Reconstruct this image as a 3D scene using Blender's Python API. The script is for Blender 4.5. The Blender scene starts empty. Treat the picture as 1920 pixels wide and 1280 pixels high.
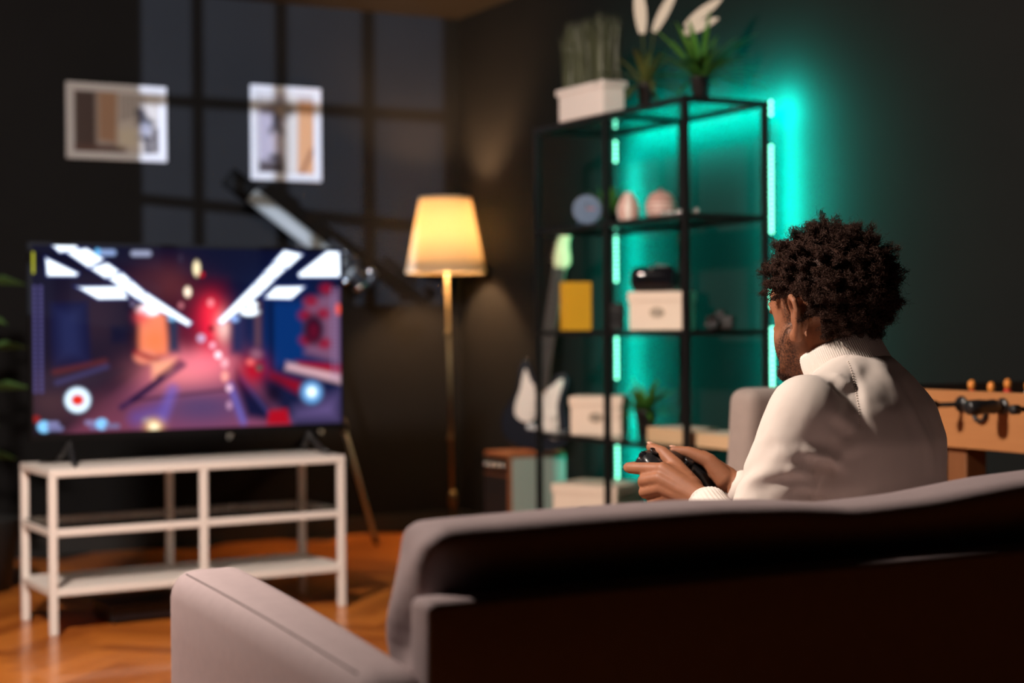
import bpy, bmesh, math, random
import numpy as np
from mathutils import Vector, Matrix, Euler, noise as mnoise

SC = bpy.context.scene
COL = SC.collection
PI = math.pi
R = math.radians
rng = random.Random(7)
nrg = np.random.default_rng(11)

# ------------------------------------------------------------------ camera
FPX = 3100.0                     # focal length in pixels of the 1920 x 1280 frame
YAW = R(28.0)                    # the back wall runs along X, the right wall along Y
CAM = Vector((0.0, 0.0, 0.97))
cam_data = bpy.data.cameras.new('camera')
cam_data.sensor_width = 36.0
cam_data.lens = FPX * 36.0 / 1920.0
cam_data.clip_start = 0.05
cam_data.dof.use_dof = True
cam_data.dof.focus_distance = 2.86
cam_data.dof.aperture_fstop = 2.3
cam = bpy.data.objects.new('camera', cam_data)
COL.objects.link(cam)
cam.location = CAM
CROT = (Matrix.Rotation(-YAW, 4, 'Z') @ Matrix.Rotation(R(90 - 0.46), 4, 'X') @ Matrix.Rotation(R(-0.4), 4, 'Z'))
cam.rotation_euler = CROT.to_euler()
SC.camera = cam

# ------------------------------------------------------------------ world, exposure
w = bpy.data.worlds.new('night'); SC.world = w; w.use_nodes = True
w.node_tree.nodes['Background'].inputs[0].default_value = (0.25, 0.3, 0.4, 1)
w.node_tree.nodes['Background'].inputs[1].default_value = 0.01
SC.view_settings.view_transform = 'Standard'
SC.view_settings.look = 'None'
SC.view_settings.gamma = 1.0
SC.view_settings.use_curve_mapping = False
SC.view_settings.exposure = 0.0

def lamp(name, kind, loc, energy, color, target=None, **kw):
    d = bpy.data.lights.new(name, kind)
    d.energy = energy; d.color = color
    for k, v in kw.items():
        setattr(d, k, v)
    o = bpy.data.objects.new(name, d); COL.objects.link(o)
    o.location = loc
    if target is not None:
        o.rotation_euler = (Vector(target) - Vector(loc)).to_track_quat('-Z', 'Y').to_euler()
    return o

# warm ceiling light over the space between sofa and television
lamp('ceiling_lamp_offscreen', 'AREA', (0.0, 3.0, 2.44), 268, (1.0, 0.84, 0.735), (2.0, 5.1, 0.6), shape='DISK', size=0.30)
# cool street lamp outside the small-paned window in the left wall
lamp('window_left_offscreen', 'SPOT', (-4.5, -1.7, 2.0), 13500, (0.66, 0.77, 1.0), (3.0, 7.27, 1.7), spot_size=R(50), spot_blend=0.1, shadow_soft_size=0.012)

# ------------------------------------------------------------------ pixel helpers
def pdir(x, y):
    return CROT.to_3x3() @ Vector(((x - 960) / FPX, -(y - 640) / FPX, -1.0))
def at_z(x, y, z):
    d = pdir(x, y); return CAM + d * ((z - CAM.z) / d.z)
def at_X(x, y, X):
    d = pdir(x, y); return CAM + d * ((X - CAM.x) / d.x)
def at_Y(x, y, Y):
    d = pdir(x, y); return CAM + d * ((Y - CAM.y) / d.y)
def at_D(x, y, D):
    return CAM + pdir(x, y) * D
CINV = CROT.to_3x3().transposed()
def project(p):
    v = CINV @ (Vector(p) - CAM)
    return (960 + FPX * v.x / -v.z, 640 - FPX * v.y / -v.z, -v.z)

# ------------------------------------------------------------------ materials
MATS = {}
def mat(name, col=(0.5, 0.5, 0.5), rough=0.5, metal=0.0, var=0.0, vscale=20.0, bump=0.0, bscale=300.0,
        trans=0.0, emit=None, estr=0.0, spec=0.5, sheen=0.0, sss=0.0, coat=0.0, ior=1.45, bdist=0.002, alpha=1.0):
    if name in MATS: return MATS[name]
    m = bpy.data.materials.new(name); m.use_nodes = True
    nt = m.node_tree; b = nt.nodes['Principled BSDF']
    b.inputs['Base Color'].default_value = (*col, 1)
    b.inputs['Roughness'].default_value = rough
    b.inputs['Metallic'].default_value = metal
    b.inputs['Specular IOR Level'].default_value = spec
    b.inputs['IOR'].default_value = ior
    b.inputs['Transmission Weight'].default_value = trans
    b.inputs['Alpha'].default_value = alpha
    if sheen: b.inputs['Sheen Weight'].default_value = sheen
    if coat: b.inputs['Coat Weight'].default_value = coat
    if sss:
        b.inputs['Subsurface Weight'].default_value = sss
        b.inputs['Subsurface Radius'].default_value = (0.012, 0.004, 0.002)
    if emit:
        b.inputs['Emission Color'].default_value = (*emit, 1)
        b.inputs['Emission Strength'].default_value = estr
    tc = nt.nodes.new('ShaderNodeTexCoord')
    if var:
        n = nt.nodes.new('ShaderNodeTexNoise'); n.inputs['Scale'].default_value = vscale; n.inputs['Detail'].default_value = 5
        nt.links.new(tc.outputs['Object'], n.inputs['Vector'])
        mx = nt.nodes.new('ShaderNodeMix'); mx.data_type = 'RGBA'
        mx.inputs[6].default_value = (*[max(0, c * (1 - var)) for c in col], 1)
        mx.inputs[7].default_value = (*[min(1, c * (1 + var)) for c in col], 1)
        nt.links.new(n.outputs['Fac'], mx.inputs[0]); nt.links.new(mx.outputs[2], b.inputs['Base Color'])
    if bump:
        n = nt.nodes.new('ShaderNodeTexNoise'); n.inputs['Scale'].default_value = bscale; n.inputs['Detail'].default_value = 3
        nt.links.new(tc.outputs['Object'], n.inputs['Vector'])
        bp = nt.nodes.new('ShaderNodeBump'); bp.inputs['Strength'].default_value = bump; bp.inputs['Distance'].default_value = bdist
        nt.links.new(n.outputs['Fac'], bp.inputs['Height']); nt.links.new(bp.outputs['Normal'], b.inputs['Normal'])
    MATS[name] = m
    return m

def attr_mat(name, emission=0.0, rough=0.6):
    """surface print: colours come from the mesh colour attribute 'col'"""
    m = bpy.data.materials.new(name); m.use_nodes = True
    nt = m.node_tree; b = nt.nodes['Principled BSDF']
    a = nt.nodes.new('ShaderNodeAttribute'); a.attribute_name = 'col'
    b.inputs['Roughness'].default_value = rough
    if emission:
        b.inputs['Base Color'].default_value = (0.0015, 0.0015, 0.002, 1); b.inputs['Specular IOR Level'].default_value = .02
        nt.links.new(a.outputs['Color'], b.inputs['Emission Color'])
        b.inputs['Emission Strength'].default_value = emission
    else:
        nt.links.new(a.outputs['Color'], b.inputs['Base Color'])
    return m

def lin(r, g, b):
    f = lambda c: (c / 255 / 12.92) if c / 255 <= 0.04045 else ((c / 255 + 0.055) / 1.055) ** 2.4
    return (f(r), f(g), f(b))

def wood_mat(name, c0, c1, scale=(1, 12, 12), rough=0.4, island=None, coat=0.0):
    m = bpy.data.materials.new(name); m.use_nodes = True
    nt = m.node_tree; b = nt.nodes['Principled BSDF']; b.inputs['Roughness'].default_value = rough
    b.inputs['Coat Weight'].default_value = coat
    tc = nt.nodes.new('ShaderNodeTexCoord'); mp = nt.nodes.new('ShaderNodeMapping')
    mp.inputs['Scale'].default_value = scale
    nt.links.new(tc.outputs['Object'], mp.inputs['Vector'])
    n = nt.nodes.new('ShaderNodeTexNoise'); n.inputs['Scale'].default_value = 6; n.inputs['Detail'].default_value = 6
    nt.links.new(mp.outputs['Vector'], n.inputs['Vector'])
    mx = nt.nodes.new('ShaderNodeMix'); mx.data_type = 'RGBA'
    mx.inputs[6].default_value = (*c0, 1); mx.inputs[7].default_value = (*c1, 1)
    if island:
        src = nt.nodes.new('ShaderNodeObjectInfo' if island == 'object' else 'ShaderNodeNewGeometry')
        out = src.outputs['Random'] if island == 'object' else src.outputs['Random Per Island']
        ad = nt.nodes.new('ShaderNodeMath'); ad.operation = 'MULTIPLY_ADD'
        ad.inputs[1].default_value = 0.75; ad.inputs[2].default_value = -0.35
        nt.links.new(out, ad.inputs[0])
        ad2 = nt.nodes.new('ShaderNodeMath'); ad2.operation = 'ADD'; ad2.use_clamp = True
        nt.links.new(ad.outputs[0], ad2.inputs[0]); nt.links.new(n.outputs['Fac'], ad2.inputs[1])
        nt.links.new(ad2.outputs[0], mx.inputs[0])
    else:
        nt.links.new(n.outputs['Fac'], mx.inputs[0])
    nt.links.new(mx.outputs[2], b.inputs['Base Color'])
    return m

# ------------------------------------------------------------------ mesh helpers
class MB:
    def __init__(self): self.v = []; self.f = []
    def add(self, vs, fs):
        b = len(self.v); self.v += [tuple(p) for p in vs]; self.f += [tuple(i + b for i in f) for f in fs]; return self
    def box(self, lo, hi):
        (a, b, c), (d, e, g) = lo, hi
        return self.add([(a, b, c), (d, b, c), (d, e, c), (a, e, c), (a, b, g), (d, b, g), (d, e, g), (a, e, g)],
                        [(0, 3, 2, 1), (4, 5, 6, 7), (0, 1, 5, 4), (1, 2, 6, 5), (2, 3, 7, 6), (3, 0, 4, 7)])
    def tube(self, pts, rad, n=12, cap=True, flat=None):
        """swept tube; rad is a number or a list"""
        pts = [Vector(p) for p in pts]
        rad = rad if isinstance(rad, (list, tuple)) else [rad] * len(pts)
        vs = []; fs = []
        t = (pts[1] - pts[0]).normalized()
        up = Vector((0, 0, 1)) if abs(t.z) < 0.9 else Vector((1, 0, 0))
        u = t.cross(up).normalized()
        for i, p in enumerate(pts):
            t2 = (pts[min(i + 1, len(pts) - 1)] - pts[max(i - 1, 0)]).normalized()
            u = (u - t2 * u.dot(t2)).normalized(); v = t2.cross(u)
            for k in range(n):
                a = 2 * PI * k / n
                vs.append(p + (u * math.cos(a) + v * math.sin(a)) * rad[i])
        for i in range(len(pts) - 1):
            for k in range(n):
                fs.append((i * n + k, i * n + (k + 1) % n, (i + 1) * n + (k + 1) % n, (i + 1) * n + k))
        if cap:
            fs.append(tuple(reversed(range(n)))); fs.append(tuple(range((len(pts) - 1) * n, len(pts) * n)))
        return self.add(vs, fs)
    def lathe(self, prof, n=24, origin=(0, 0, 0), axis='Z', cap=True):
        """prof: (radius, height) pairs"""
        vs = []; fs = []; o = Vector(origin)
        for r, h in prof:
            for k in range(n):
                a = 2 * PI * k / n
                x, y = r * math.cos(a), r * math.sin(a)
                p = (x, y, h) if axis == 'Z' else ((h, x, y) if axis == 'X' else (y, h, x))
                vs.append(o + Vector(p))
        for i in range(len(prof) - 1):
            for k in range(n):
                fs.append((i * n + k, i * n + (k + 1) % n, (i + 1) * n + (k + 1) % n, (i + 1) * n + k))
        if cap:
            fs.append(tuple(reversed(range(n)))); fs.append(tuple(range((len(prof) - 1) * n, len(prof) * n)))
        return self.add(vs, fs)
    def ball(self, c, r, n=16, m=10, rot=None):
        r = r if isinstance(r, (list, tuple)) else (r, r, r)
        vs = []; fs = []; c = Vector(c)
        for i in range(1, m):
            th = PI * i / m
            for k in range(n):
                a = 2 * PI * k / n
                p = Vector((r[0] * math.sin(th) * math.cos(a), r[1] * math.sin(th) * math.sin(a), r[2] * math.cos(th)))
                vs.append(c + (rot @ p if rot else p))
        top = len(vs); p = Vector((0, 0, r[2])); vs.append(c + (rot @ p if rot else p)); vs.append(c - (rot @ p if rot else p))
        for i in range(m - 2):
            for k in range(n):
                fs.append((i * n + k, (i + 1) * n + k, (i + 1) * n + (k + 1) % n, i * n + (k + 1) % n))
        for k in range(n):
            fs.append((top, k, (k + 1) % n)); fs.append((top + 1, (m - 2) * n + (k + 1) % n, (m - 2) * n + k))
        return self.add(vs, fs)
    def prism(self, outline, y0, y1):
        """outline in XZ, extruded along Y"""
        n = len(outline)
        vs = [(x, y0, z) for x, z in outline] + [(x, y1, z) for x, z in outline]
        fs = [tuple(range(n)), tuple(reversed(range(n, 2 * n)))] + [(i, i + n, (i + 1) % n + n, (i + 1) % n) for i in range(n)]
        return self.add(vs, fs)
    def rbox(self, lo, hi, r, n=(6, 6, 6), fn=None):
        """rounded (soft) box as a grid, optionally deformed by fn(Vector)->Vector"""
        lo = Vector(lo); hi = Vector(hi); c = (lo + hi) / 2; h = (hi - lo) / 2
        r = min(r, *h)
        idx = {}; vs = []; fs = []
        def axis_vals(k):
            hk = h[k]; inner = hk - r; m = n[k]
            vals = [-hk, -hk + r * 0.25, -hk + r * 0.6]
            vals += [-inner + 2 * inner * i / m for i in range(m + 1)] if inner > 1e-6 else [0.0]
            vals += [hk - r * 0.6, hk - r * 0.25, hk]
            return vals
        A = [axis_vals(k) for k in range(3)]
        def vid(i, j, k):
            key = (i, j, k)
            if key not in idx:
                p = Vector((A[0][i], A[1][j], A[2][k]))
                q = Vector([max(-(h[t] - r), min(h[t] - r, p[t])) for t in range(3)])
                d = p - q
                if d.length > 1e-9: p = q + d.normalized() * r
                p = p + c
                if fn: p = fn(p)
                idx[key] = len(vs); vs.append(p)
            return idx[key]
        N = [len(a) - 1 for a in A]
        for i in range(N[0]):
            for j in range(N[1]):
                fs.append((vid(i, j, 0), vid(i, j + 1, 0), vid(i + 1, j + 1, 0), vid(i + 1, j, 0)))
                fs.append((vid(i, j, N[2]), vid(i + 1, j, N[2]), vid(i + 1, j + 1, N[2]), vid(i, j + 1, N[2])))
        for i in range(N[0]):
            for k in range(N[2]):
                fs.append((vid(i, 0, k), vid(i + 1, 0, k), vid(i + 1, 0, k + 1), vid(i, 0, k + 1)))
                fs.append((vid(i, N[1], k), vid(i, N[1], k + 1), vid(i + 1, N[1], k + 1), vid(i + 1, N[1], k)))
        for j in range(N[1]):
            for k in range(N[2]):
                fs.append((vid(0, j, k), vid(0, j, k + 1), vid(0, j + 1, k + 1), vid(0, j + 1, k)))
                fs.append((vid(N[0], j, k), vid(N[0], j + 1, k), vid(N[0], j + 1, k + 1), vid(N[0], j, k + 1)))
        return self.add(vs, fs)
    def mesh(self, name):
        me = bpy.data.meshes.new(name); me.from_pydata(self.v, [], self.f); me.update(); return me
    def build(self, name, material, parent=None, smooth=False, bevel=0.0, seg=2):
        me = self.mesh(name); me.materials.append(material)
        if smooth:
            me.polygons.foreach_set('use_smooth', [True] * len(me.polygons))
        o = bpy.data.objects.new(name, me); COL.objects.link(o); o.parent = parent
        if bevel:
            md = o.modifiers.new('bevel', 'BEVEL'); md.width = bevel; md.segments = seg; md.limit_method = 'ANGLE'; md.angle_limit = R(40)
        if smooth and not bevel:
            pass
        return o

def tag(o, label=None, cat=None, group=None, kind=None):
    if label: o['label'] = label
    if cat: o['category'] = cat
    if group: o['group'] = group
    if kind: o['kind'] = kind
    return o
def thing(name, label, cat, loc=(0, 0, 0), rotz=0.0, group=None):
    o = bpy.data.objects.new(name, None); COL.objects.link(o)
    o.location = loc; o.rotation_euler = (0, 0, rotz); o.empty_display_size = 0.05
    return tag(o, label, cat, group)
def struct(name, mb, m, parent=None, **kw):
    o = mb.build(name, m, parent, **kw)
    if parent is None: o['kind'] = 'structure'
    return o
def box_obj(name, lo, hi, m, parent=None, bevel=0.0, seg=2):
    return MB().box(lo, hi).build(name, m, parent, bevel=bevel, seg=seg)

def grid_print(name, nx, ny, img, corner_fn, m, parent=None):
    """a flat printed sheet: grid of vertices with the colours img[y, x] (linear) in attribute 'col'"""
    vs = [corner_fn(i / (nx - 1), j / (ny - 1)) for j in range(ny) for i in range(nx)]
    fs = [(j * nx + i, (j + 1) * nx + i, (j + 1) * nx + i + 1, j * nx + i + 1) for j in range(ny - 1) for i in range(nx - 1)]
    me = bpy.data.meshes.new(name); me.from_pydata(vs, [], fs); me.update()
    at = me.color_attributes.new('col', 'FLOAT_COLOR', 'POINT')
    buf = np.ones((ny * nx, 4), dtype=np.float32); buf[:, :3] = img.reshape(-1, 3)
    at.data.foreach_set('color', buf.ravel())
    me.materials.append(m)
    o = bpy.data.objects.new(name, me); COL.objects.link(o); o.parent = parent
    return o

class Paint:
    """soft-edged painting on a linear-light raster, in any coordinates"""
    def __init__(self, nx, ny, X, Y, base):
        self.X, self.Y = X, Y
        self.img = np.zeros((ny, nx, 3)); self.img[:] = lin(*base)
    def blend(self, a, col):
        a = np.clip(a, 0, 1)[..., None]; self.img = self.img * (1 - a) + np.array(lin(*col)) * a
    def poly(self, pts, col, soft=6.0, op=1.0):
        d = np.full(self.X.shape, -1e9); n = len(pts)
        area = sum(pts[i][0] * pts[(i + 1) % n][1] - pts[(i + 1) % n][0] * pts[i][1] for i in range(n))
        sg = 1 if area > 0 else -1
        for i in range(n):
            (x0, y0), (x1, y1) = pts[i], pts[(i + 1) % n]
            L = math.hypot(x1 - x0, y1 - y0) + 1e-9
            d = np.maximum(d, sg * ((self.X - x0) * (y1 - y0) - (self.Y - y0) * (x1 - x0)) / L)
        self.blend(op * (0.5 - d / (2 * soft)), col)
    def disc(self, x, y, rx, ry, col, soft=0.15, op=1.0):
        d = np.sqrt(((self.X - x) / rx) ** 2 + ((self.Y - y) / ry) ** 2)
        self.blend(op * (0.5 + (1 - d) / (2 * soft)), col)
    def glow(self, x, y, rx, ry, col, op=1.0):
        d2 = ((self.X - x) / rx) ** 2 + ((self.Y - y) / ry) ** 2
        self.blend(op * np.exp(-d2), col)
    def line(self, x0, y0, x1, y1, wd, col, soft=4.0, op=1.0):
        dx, dy = x1 - x0, y1 - y0; L2 = dx * dx + dy * dy + 1e-9
        t = np.clip(((self.X - x0) * dx + (self.Y - y0) * dy) / L2, 0, 1)
        d = np.hypot(self.X - x0 - t * dx, self.Y - y0 - t * dy)
        self.blend(op * (0.5 + (wd - d) / (2 * soft)), col)
# ================================================================== the room
XR, YB, ZC, XL, YF = 3.577, 7.27, 2.48, -1.30, -1.6
m_wall = mat('wall_paint', (0.0100, 0.0100, 0.0105), 0.85, spec=.05, var=0.12, vscale=4, bump=0.15, bscale=120)
m_wallr = mat('wall_paint_grey_green', (0.0110, 0.0110, 0.0110), 0.85, spec=.05, var=0.1, vscale=4, bump=0.15, bscale=120)
m_ceil = mat('ceiling_paint', (0.017, 0.014, 0.012), 0.85, spec=.05, var=0.08, vscale=3)
struct('wall_back', MB().box((XL - .1, YB, -0.1), (XR + .1, YB + .1, ZC + .1)), m_wall)
struct('wall_right', MB().box((XR, YF, -0.1), (XR + .1, YB, ZC + .1)), m_wallr)
struct('wall_front', MB().box((XL - .1, YF - .1, -0.1), (XR + .1, YF, ZC + .1)), m_wall)
struct('ceiling', MB().box((XL, YF, ZC), (XR, YB, ZC + .1)), m_ceil)
# left wall with its opening and a small-paned window
LX, LY, LZ = -4.5, -1.7, 2.0
wx = XL - .05
def win_y(px):
    X = at_Y(px, 300, YB).x
    return LY + (wx - LX) / (X - LX) * (YB - LY)
WY0, WY1, WZ0, WZ1 = win_y(866) - .012, win_y(232) + .012, 1.44, 2.24
wl = MB()
wl.box((XL - .1, YF, -.1), (XL, WY0, ZC + .1)); wl.box((XL - .1, WY1, -.1), (XL, YB, ZC + .1))
wl.box((XL - .1, WY0, -.1), (XL, WY1, WZ0)); wl.box((XL - .1, WY0, WZ1), (XL, WY1, ZC + .1))
struct('wall_left', wl, m_wall)
m_frame = mat('window_paint', (0.05, 0.05, 0.05), 0.5)
m_glass = mat('window_glass', (1, 1, 1), 0.0, trans=1.0, ior=1.0)
win = bpy.data.objects.new('window_1', None); COL.objects.link(win); win.location = (XL - .05, 0, 0); win['kind'] = 'structure'
fr = MB()
fr.box((-.02, WY0, WZ0), (.02, WY0 + .012, WZ1)); fr.box((-.02, WY1 - .012, WZ0), (.02, WY1, WZ1))
fr.box((-.02, WY0, WZ0), (.02, WY1, WZ0 + .012)); fr.box((-.02, WY0, WZ1 - .012), (.02, WY1, WZ1))
fr.build('window_frame', m_frame, win)
# muntins where the shadows fall on the back wall
for px in (372, 529, 692):
    y = win_y(px)
    box_obj('muntin', (-.004, y - .012, WZ0), (.004, y + .012, WZ1), m_frame, win)
for z in (2.0, 1.785, 1.56):
    box_obj('muntin', (-.0045, WY0, z - .012), (.0045, WY1, z + .012), m_frame, win)

# floor: herringbone parquet, each block in view its own piece
m_plank = wood_mat('oak_block', (0.27, 0.065, 0.008), (0.58, 0.185, 0.028), (2.0, 14, 14), 0.30, 'object', coat=0.25)
m_plank2 = wood_mat('oak_block_far', (0.27, 0.065, 0.008), (0.58, 0.185, 0.028), (2.0, 14, 14), 0.30, 'island', coat=0.25)
m_gap = mat('floor_joint', (0.03, 0.012, 0.006), 0.7)
floor = struct('floor', MB().box((XL, YF, -.1), (XR, YB, -0.006)), m_gap)
PW, PN = 0.085, 5
pm = MB(); g = 0.0007
hx, hy = PW * PN / 2 - g, PW / 2 - g
pm.box((-hx, -hy, -.006), (hx, hy, 0.0))
pme = pm.mesh('plank'); pme.materials.append(m_plank)
rest = MB(); c45 = math.cos(PI / 4); cand = []
for k in range(-90, 90):
    for mm in range(-14, 15):
        for kind in (0, 1):
            a, b = k + mm * PN, k - mm * PN
            if kind == 0: cx, cy, rz = a + PN / 2, b + .5, 0
            else: cx, cy, rz = a + PN + .5, b + 1 - PN / 2, PI / 2
            x, y = cx * PW, cy * PW
            X = (x - y) * c45 + 1.6; Y = (x + y) * c45 + 3.0
            if XL + .02 < X < XR - .02 and YF + .02 < Y < YB - .02:
                u, v, d = project((X, Y, 0)) if (X * .47 + Y * .88) > .5 else (-999, 0, 1)
                vis = -60 < u < 740 and 930 < v < 1330
                cand.append((0 if vis else 1, d if vis else 99, X, Y, rz + PI / 4))
cand.sort()
for i, (nv, d, X, Y, rz) in enumerate(cand):
    if nv == 0 and i < 290:
        o = bpy.data.objects.new('plank', pme); COL.objects.link(o); o.parent = floor
        o.location = (X, Y, 0); o.rotation_euler = (0, 0, rz)
    else:
        cc, ss = math.cos(rz), math.sin(rz)
        q = [(X + sx * hx * cc - sy * hy * ss, Y + sx * hx * ss + sy * hy * cc) for sx, sy in ((-1, -1), (1, -1), (1, 1), (-1, 1))]
        q = [(min(max(x, XL), XR), min(max(y, YF), YB)) for x, y in q]
        rest.add([(x, y, -.006) for x, y in q] + [(x, y, 0) for x, y in q], [(4, 5, 6, 7), (0, 1, 5, 4), (1, 2, 6, 5), (2, 3, 7, 6), (3, 0, 4, 7)])
ro = rest.build('parquet_blocks', m_plank2, floor); ro['kind'] = 'stuff'
# baseboards
m_base = mat('baseboard_paint', (0.02, 0.02, 0.02), 0.5)
struct('baseboard_back', MB().box((XL, YB - .015, 0), (XR - .016, YB, .08)), m_base)
struct('baseboard_right', MB().box((XR - .015, YF, 0), (XR, YB, .08)), m_base)
# ================================================================== television stand
m_white = mat('white_powder_coat', (0.66, 0.61, 0.57), 0.38, bump=0.05, bscale=400)
m_glassc = mat('shelf_glass', (0.92, 0.97, 0.95), 0.02, trans=1.0, ior=1.3)
m_black = mat('black_plastic', (0.012, 0.012, 0.013), 0.35)
m_blackm = mat('black_matte', (0.012, 0.012, 0.012), 0.6)
m_chrome = mat('chrome', (0.6, 0.6, 0.6), 0.18, 1.0)
TA = at_z(90, 1196, 0.0); TB = at_z(645, 1136, 0.0)
t_ang = R(3.2); TLEN = 1.035; TDEP = 0.36; TH = 0.53
print('stand', TA, TB, (TB - TA).length, math.degrees(t_ang))
mid = (TA + TB) / 2 + Vector((.008, 0, 0))
st = thing('television_stand', 'white metal television stand with glass middle shelf, under the large screen', 'stand', (mid.x, mid.y, 0), t_ang)
LT = .025
for sx in (-.5, 0, .5):
    for yy in (0, TDEP - LT):
        x0 = sx * (TLEN - LT) - LT / 2
        box_obj('leg', (x0, yy, 0), (x0 + LT, yy + LT, TH - .0251), m_white, st, .004)
xa, xb = -TLEN / 2, TLEN / 2
def frame_rails(z0, z1, nm):
    for yy in (0.001, TDEP - LT + .001):
        for s in (-1, 1):
            a, b = (xa + LT, -LT / 2) if s < 0 else (LT / 2, xb - LT)
            box_obj(nm, (a, yy, z0), (b, yy + LT - .002, z1), m_white, st, .003)
    for x in (xa + .001, xb - LT + .001):
        box_obj(nm, (x, LT, z0), (x + LT - .002, TDEP - LT, z1), m_white, st, .003)
box_obj('tabletop', (xa, 0, TH - .025), (xb, TDEP, TH), m_white, st, .003)
frame_rails(.315, .34, 'rail')
box_obj('glass_shelf', (xa + .004, .004, .3405), (xb - .004, TDEP - .004, .3455), m_glassc, st, .001)
frame_rails(.125, .15, 'rail')
box_obj('bottom_shelf', (xa + LT, LT, .132), (xb - LT, TDEP - LT, .149), m_white, st, .002)

# black media box on the floor under the stand
mbx = thing('media_box', 'flat black electronics box on the floor under the white stand', 'box', tuple(mid + Vector((-math.sin(t_ang), math.cos(t_ang), 0)) * .10 + Vector((math.cos(t_ang), math.sin(t_ang), 0)) * -.12), t_ang)
box_obj('case', (-.17, 0, .008), (.19, .2, .062), m_black, mbx, .004)
for x, y in ((-.15, .02), (.17, .02), (-.15, .18), (.17, .18)):
    MB().lathe([(.01, 0), (.01, .009)], 12, (x, y, 0)).build('foot', m_blackm, mbx)
box_obj('front_panel', (-.165, -.003, .014), (.185, .001, .056), mat('gloss_black', (.008, .008, .01), .12), mbx)

# ================================================================== television
TVW, TVH = 1.125, 0.650
c = Vector((mid.x, mid.y, 0)); ux = Vector((math.cos(t_ang), math.sin(t_ang), 0)); uy = Vector((-ux.y, ux.x, 0))
tvc = c + ux * (0.030) + uy * 0.17
tv = thing('television', 'large flat television showing a neon corridor video game, on the white stand', 'television', (tvc.x, tvc.y, TH), t_ang)
TZ = .082
m_bezel = mat('bezel_black', (0.004, 0.004, 0.0045), 0.4, spec=.2)
box_obj('back_cover', (-TVW / 2 + .1, .022, TZ + .06), (TVW / 2 - .1, .06, TZ + TVH - .12), m_blackm, tv, .012)
box_obj('panel', (-TVW / 2, .0, TZ), (TVW / 2, .022, TZ + TVH), m_bezel, tv, .003)
for nm, lo, hi in (('bezel', (-TVW / 2, -.006, TZ), (TVW / 2, 0, TZ + .022)), ('bezel', (-TVW / 2, -.006, TZ + TVH - .01), (TVW / 2, 0, TZ + TVH)),
                   ('bezel', (-TVW / 2, -.006, TZ + .022), (-TVW / 2 + .01, 0, TZ + TVH - .01)), ('bezel', (TVW / 2 - .01, -.006, TZ + .022), (TVW / 2, 0, TZ + TVH - .01))):
    box_obj(nm, lo, hi, m_bezel, tv)
for sx in (-1, 1):
    x = sx * .43
    f_ = MB().tube([(x - .0, .01, TZ + .02), (x, .005, TZ - .02), (x + sx * .012, -.06, .02), (x + sx * .02, -.12, .006)], [.010, .010, .009, .006], 10)
    f_.tube([(x, .012, TZ - .01), (x + sx * .012, .08, .02), (x + sx * .02, .13, .006)], [.010, .009, .006], 10)
    f_.build('foot', m_black, tv, smooth=True)
# the game picture on the screen (painted in the coordinates of an enlarged view of it)
nx, ny = 440, 248
U, V = np.meshgrid(np.linspace(0, 1, nx), np.linspace(0, 1, ny))
PX = 95 + 1737 * U; PY = (85 + 30 * U) * (1 - V) + (1152 - 62 * U) * V
P = Paint(nx, ny, PX, PY, (22, 22, 42))
P.glow(960, 150, 700, 200, (12, 18, 52), .9)
P.glow(300, 560, 420, 330, (38, 33, 58), .9)
P.glow(1550, 620, 380, 330, (16, 52, 108), .9)
P.glow(430, 480, 160, 200, (66, 48, 62), .8)
P.poly([(185, 410), (385, 400), (400, 760), (195, 780)], (34, 36, 74), 14, .9)
P.poly([(215, 450), (350, 440), (360, 720), (225, 735)], (48, 54, 96), 20, .6)
P.poly([(505, 540), (600, 540), (600, 640), (505, 640)], (30, 30, 58), 12, .8)
P.poly([(590, 400), (650, 400), (650, 800), (600, 820)], (14, 18, 48), 16, .9)
P.poly([(800, 300), (1130, 300), (1170, 680), (760, 690)], (70, 22, 48), 60, .75)
P.glow(820, 300, 140, 120, (120, 62, 66), .7)
P.glow(700, 280, 130, 90, (84, 48, 62), .6)
# floor
P.poly([(880, 650), (1160, 650), (1560, 1150), (250, 1160)], (150, 84, 110), 40, .85)
P.glow(900, 810, 230, 110, (245, 150, 155), .9)
P.glow(1000, 740, 170, 90, (255, 150, 165), .9)
P.glow(1000, 1000, 330, 120, (92, 78, 120), .85)
P.glow(480, 1010, 220, 120, (112, 66, 82), .75)
P.glow(180, 960, 160, 160, (92, 66, 72), .8)
P.line(560, 1000, 900, 760, 14, (44, 34, 84), 14, .9)
P.line(620, 960, 780, 830, 12, (34, 26, 66), 10, .9)
P.line(640, 960, 1150, 900, 6, (60, 34, 62), 8, .8)
P.line(840, 900, 780, 1060, 26, (128, 112, 196), 26, .7)
P.line(640, 1060, 760, 1020, 40, (110, 92, 170), 34, .6)
P.line(1170, 880, 1240, 1080, 18, (112, 116, 200), 18, .75)
P.poly([(120, 800), (560, 790), (420, 900), (110, 930)], (64, 50, 66), 26, .7)
P.line(210, 800, 470, 740, 14, (120, 58, 60), 14, .7)
P.line(220, 860, 480, 770, 12, (88, 84, 130), 14, .7)
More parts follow.
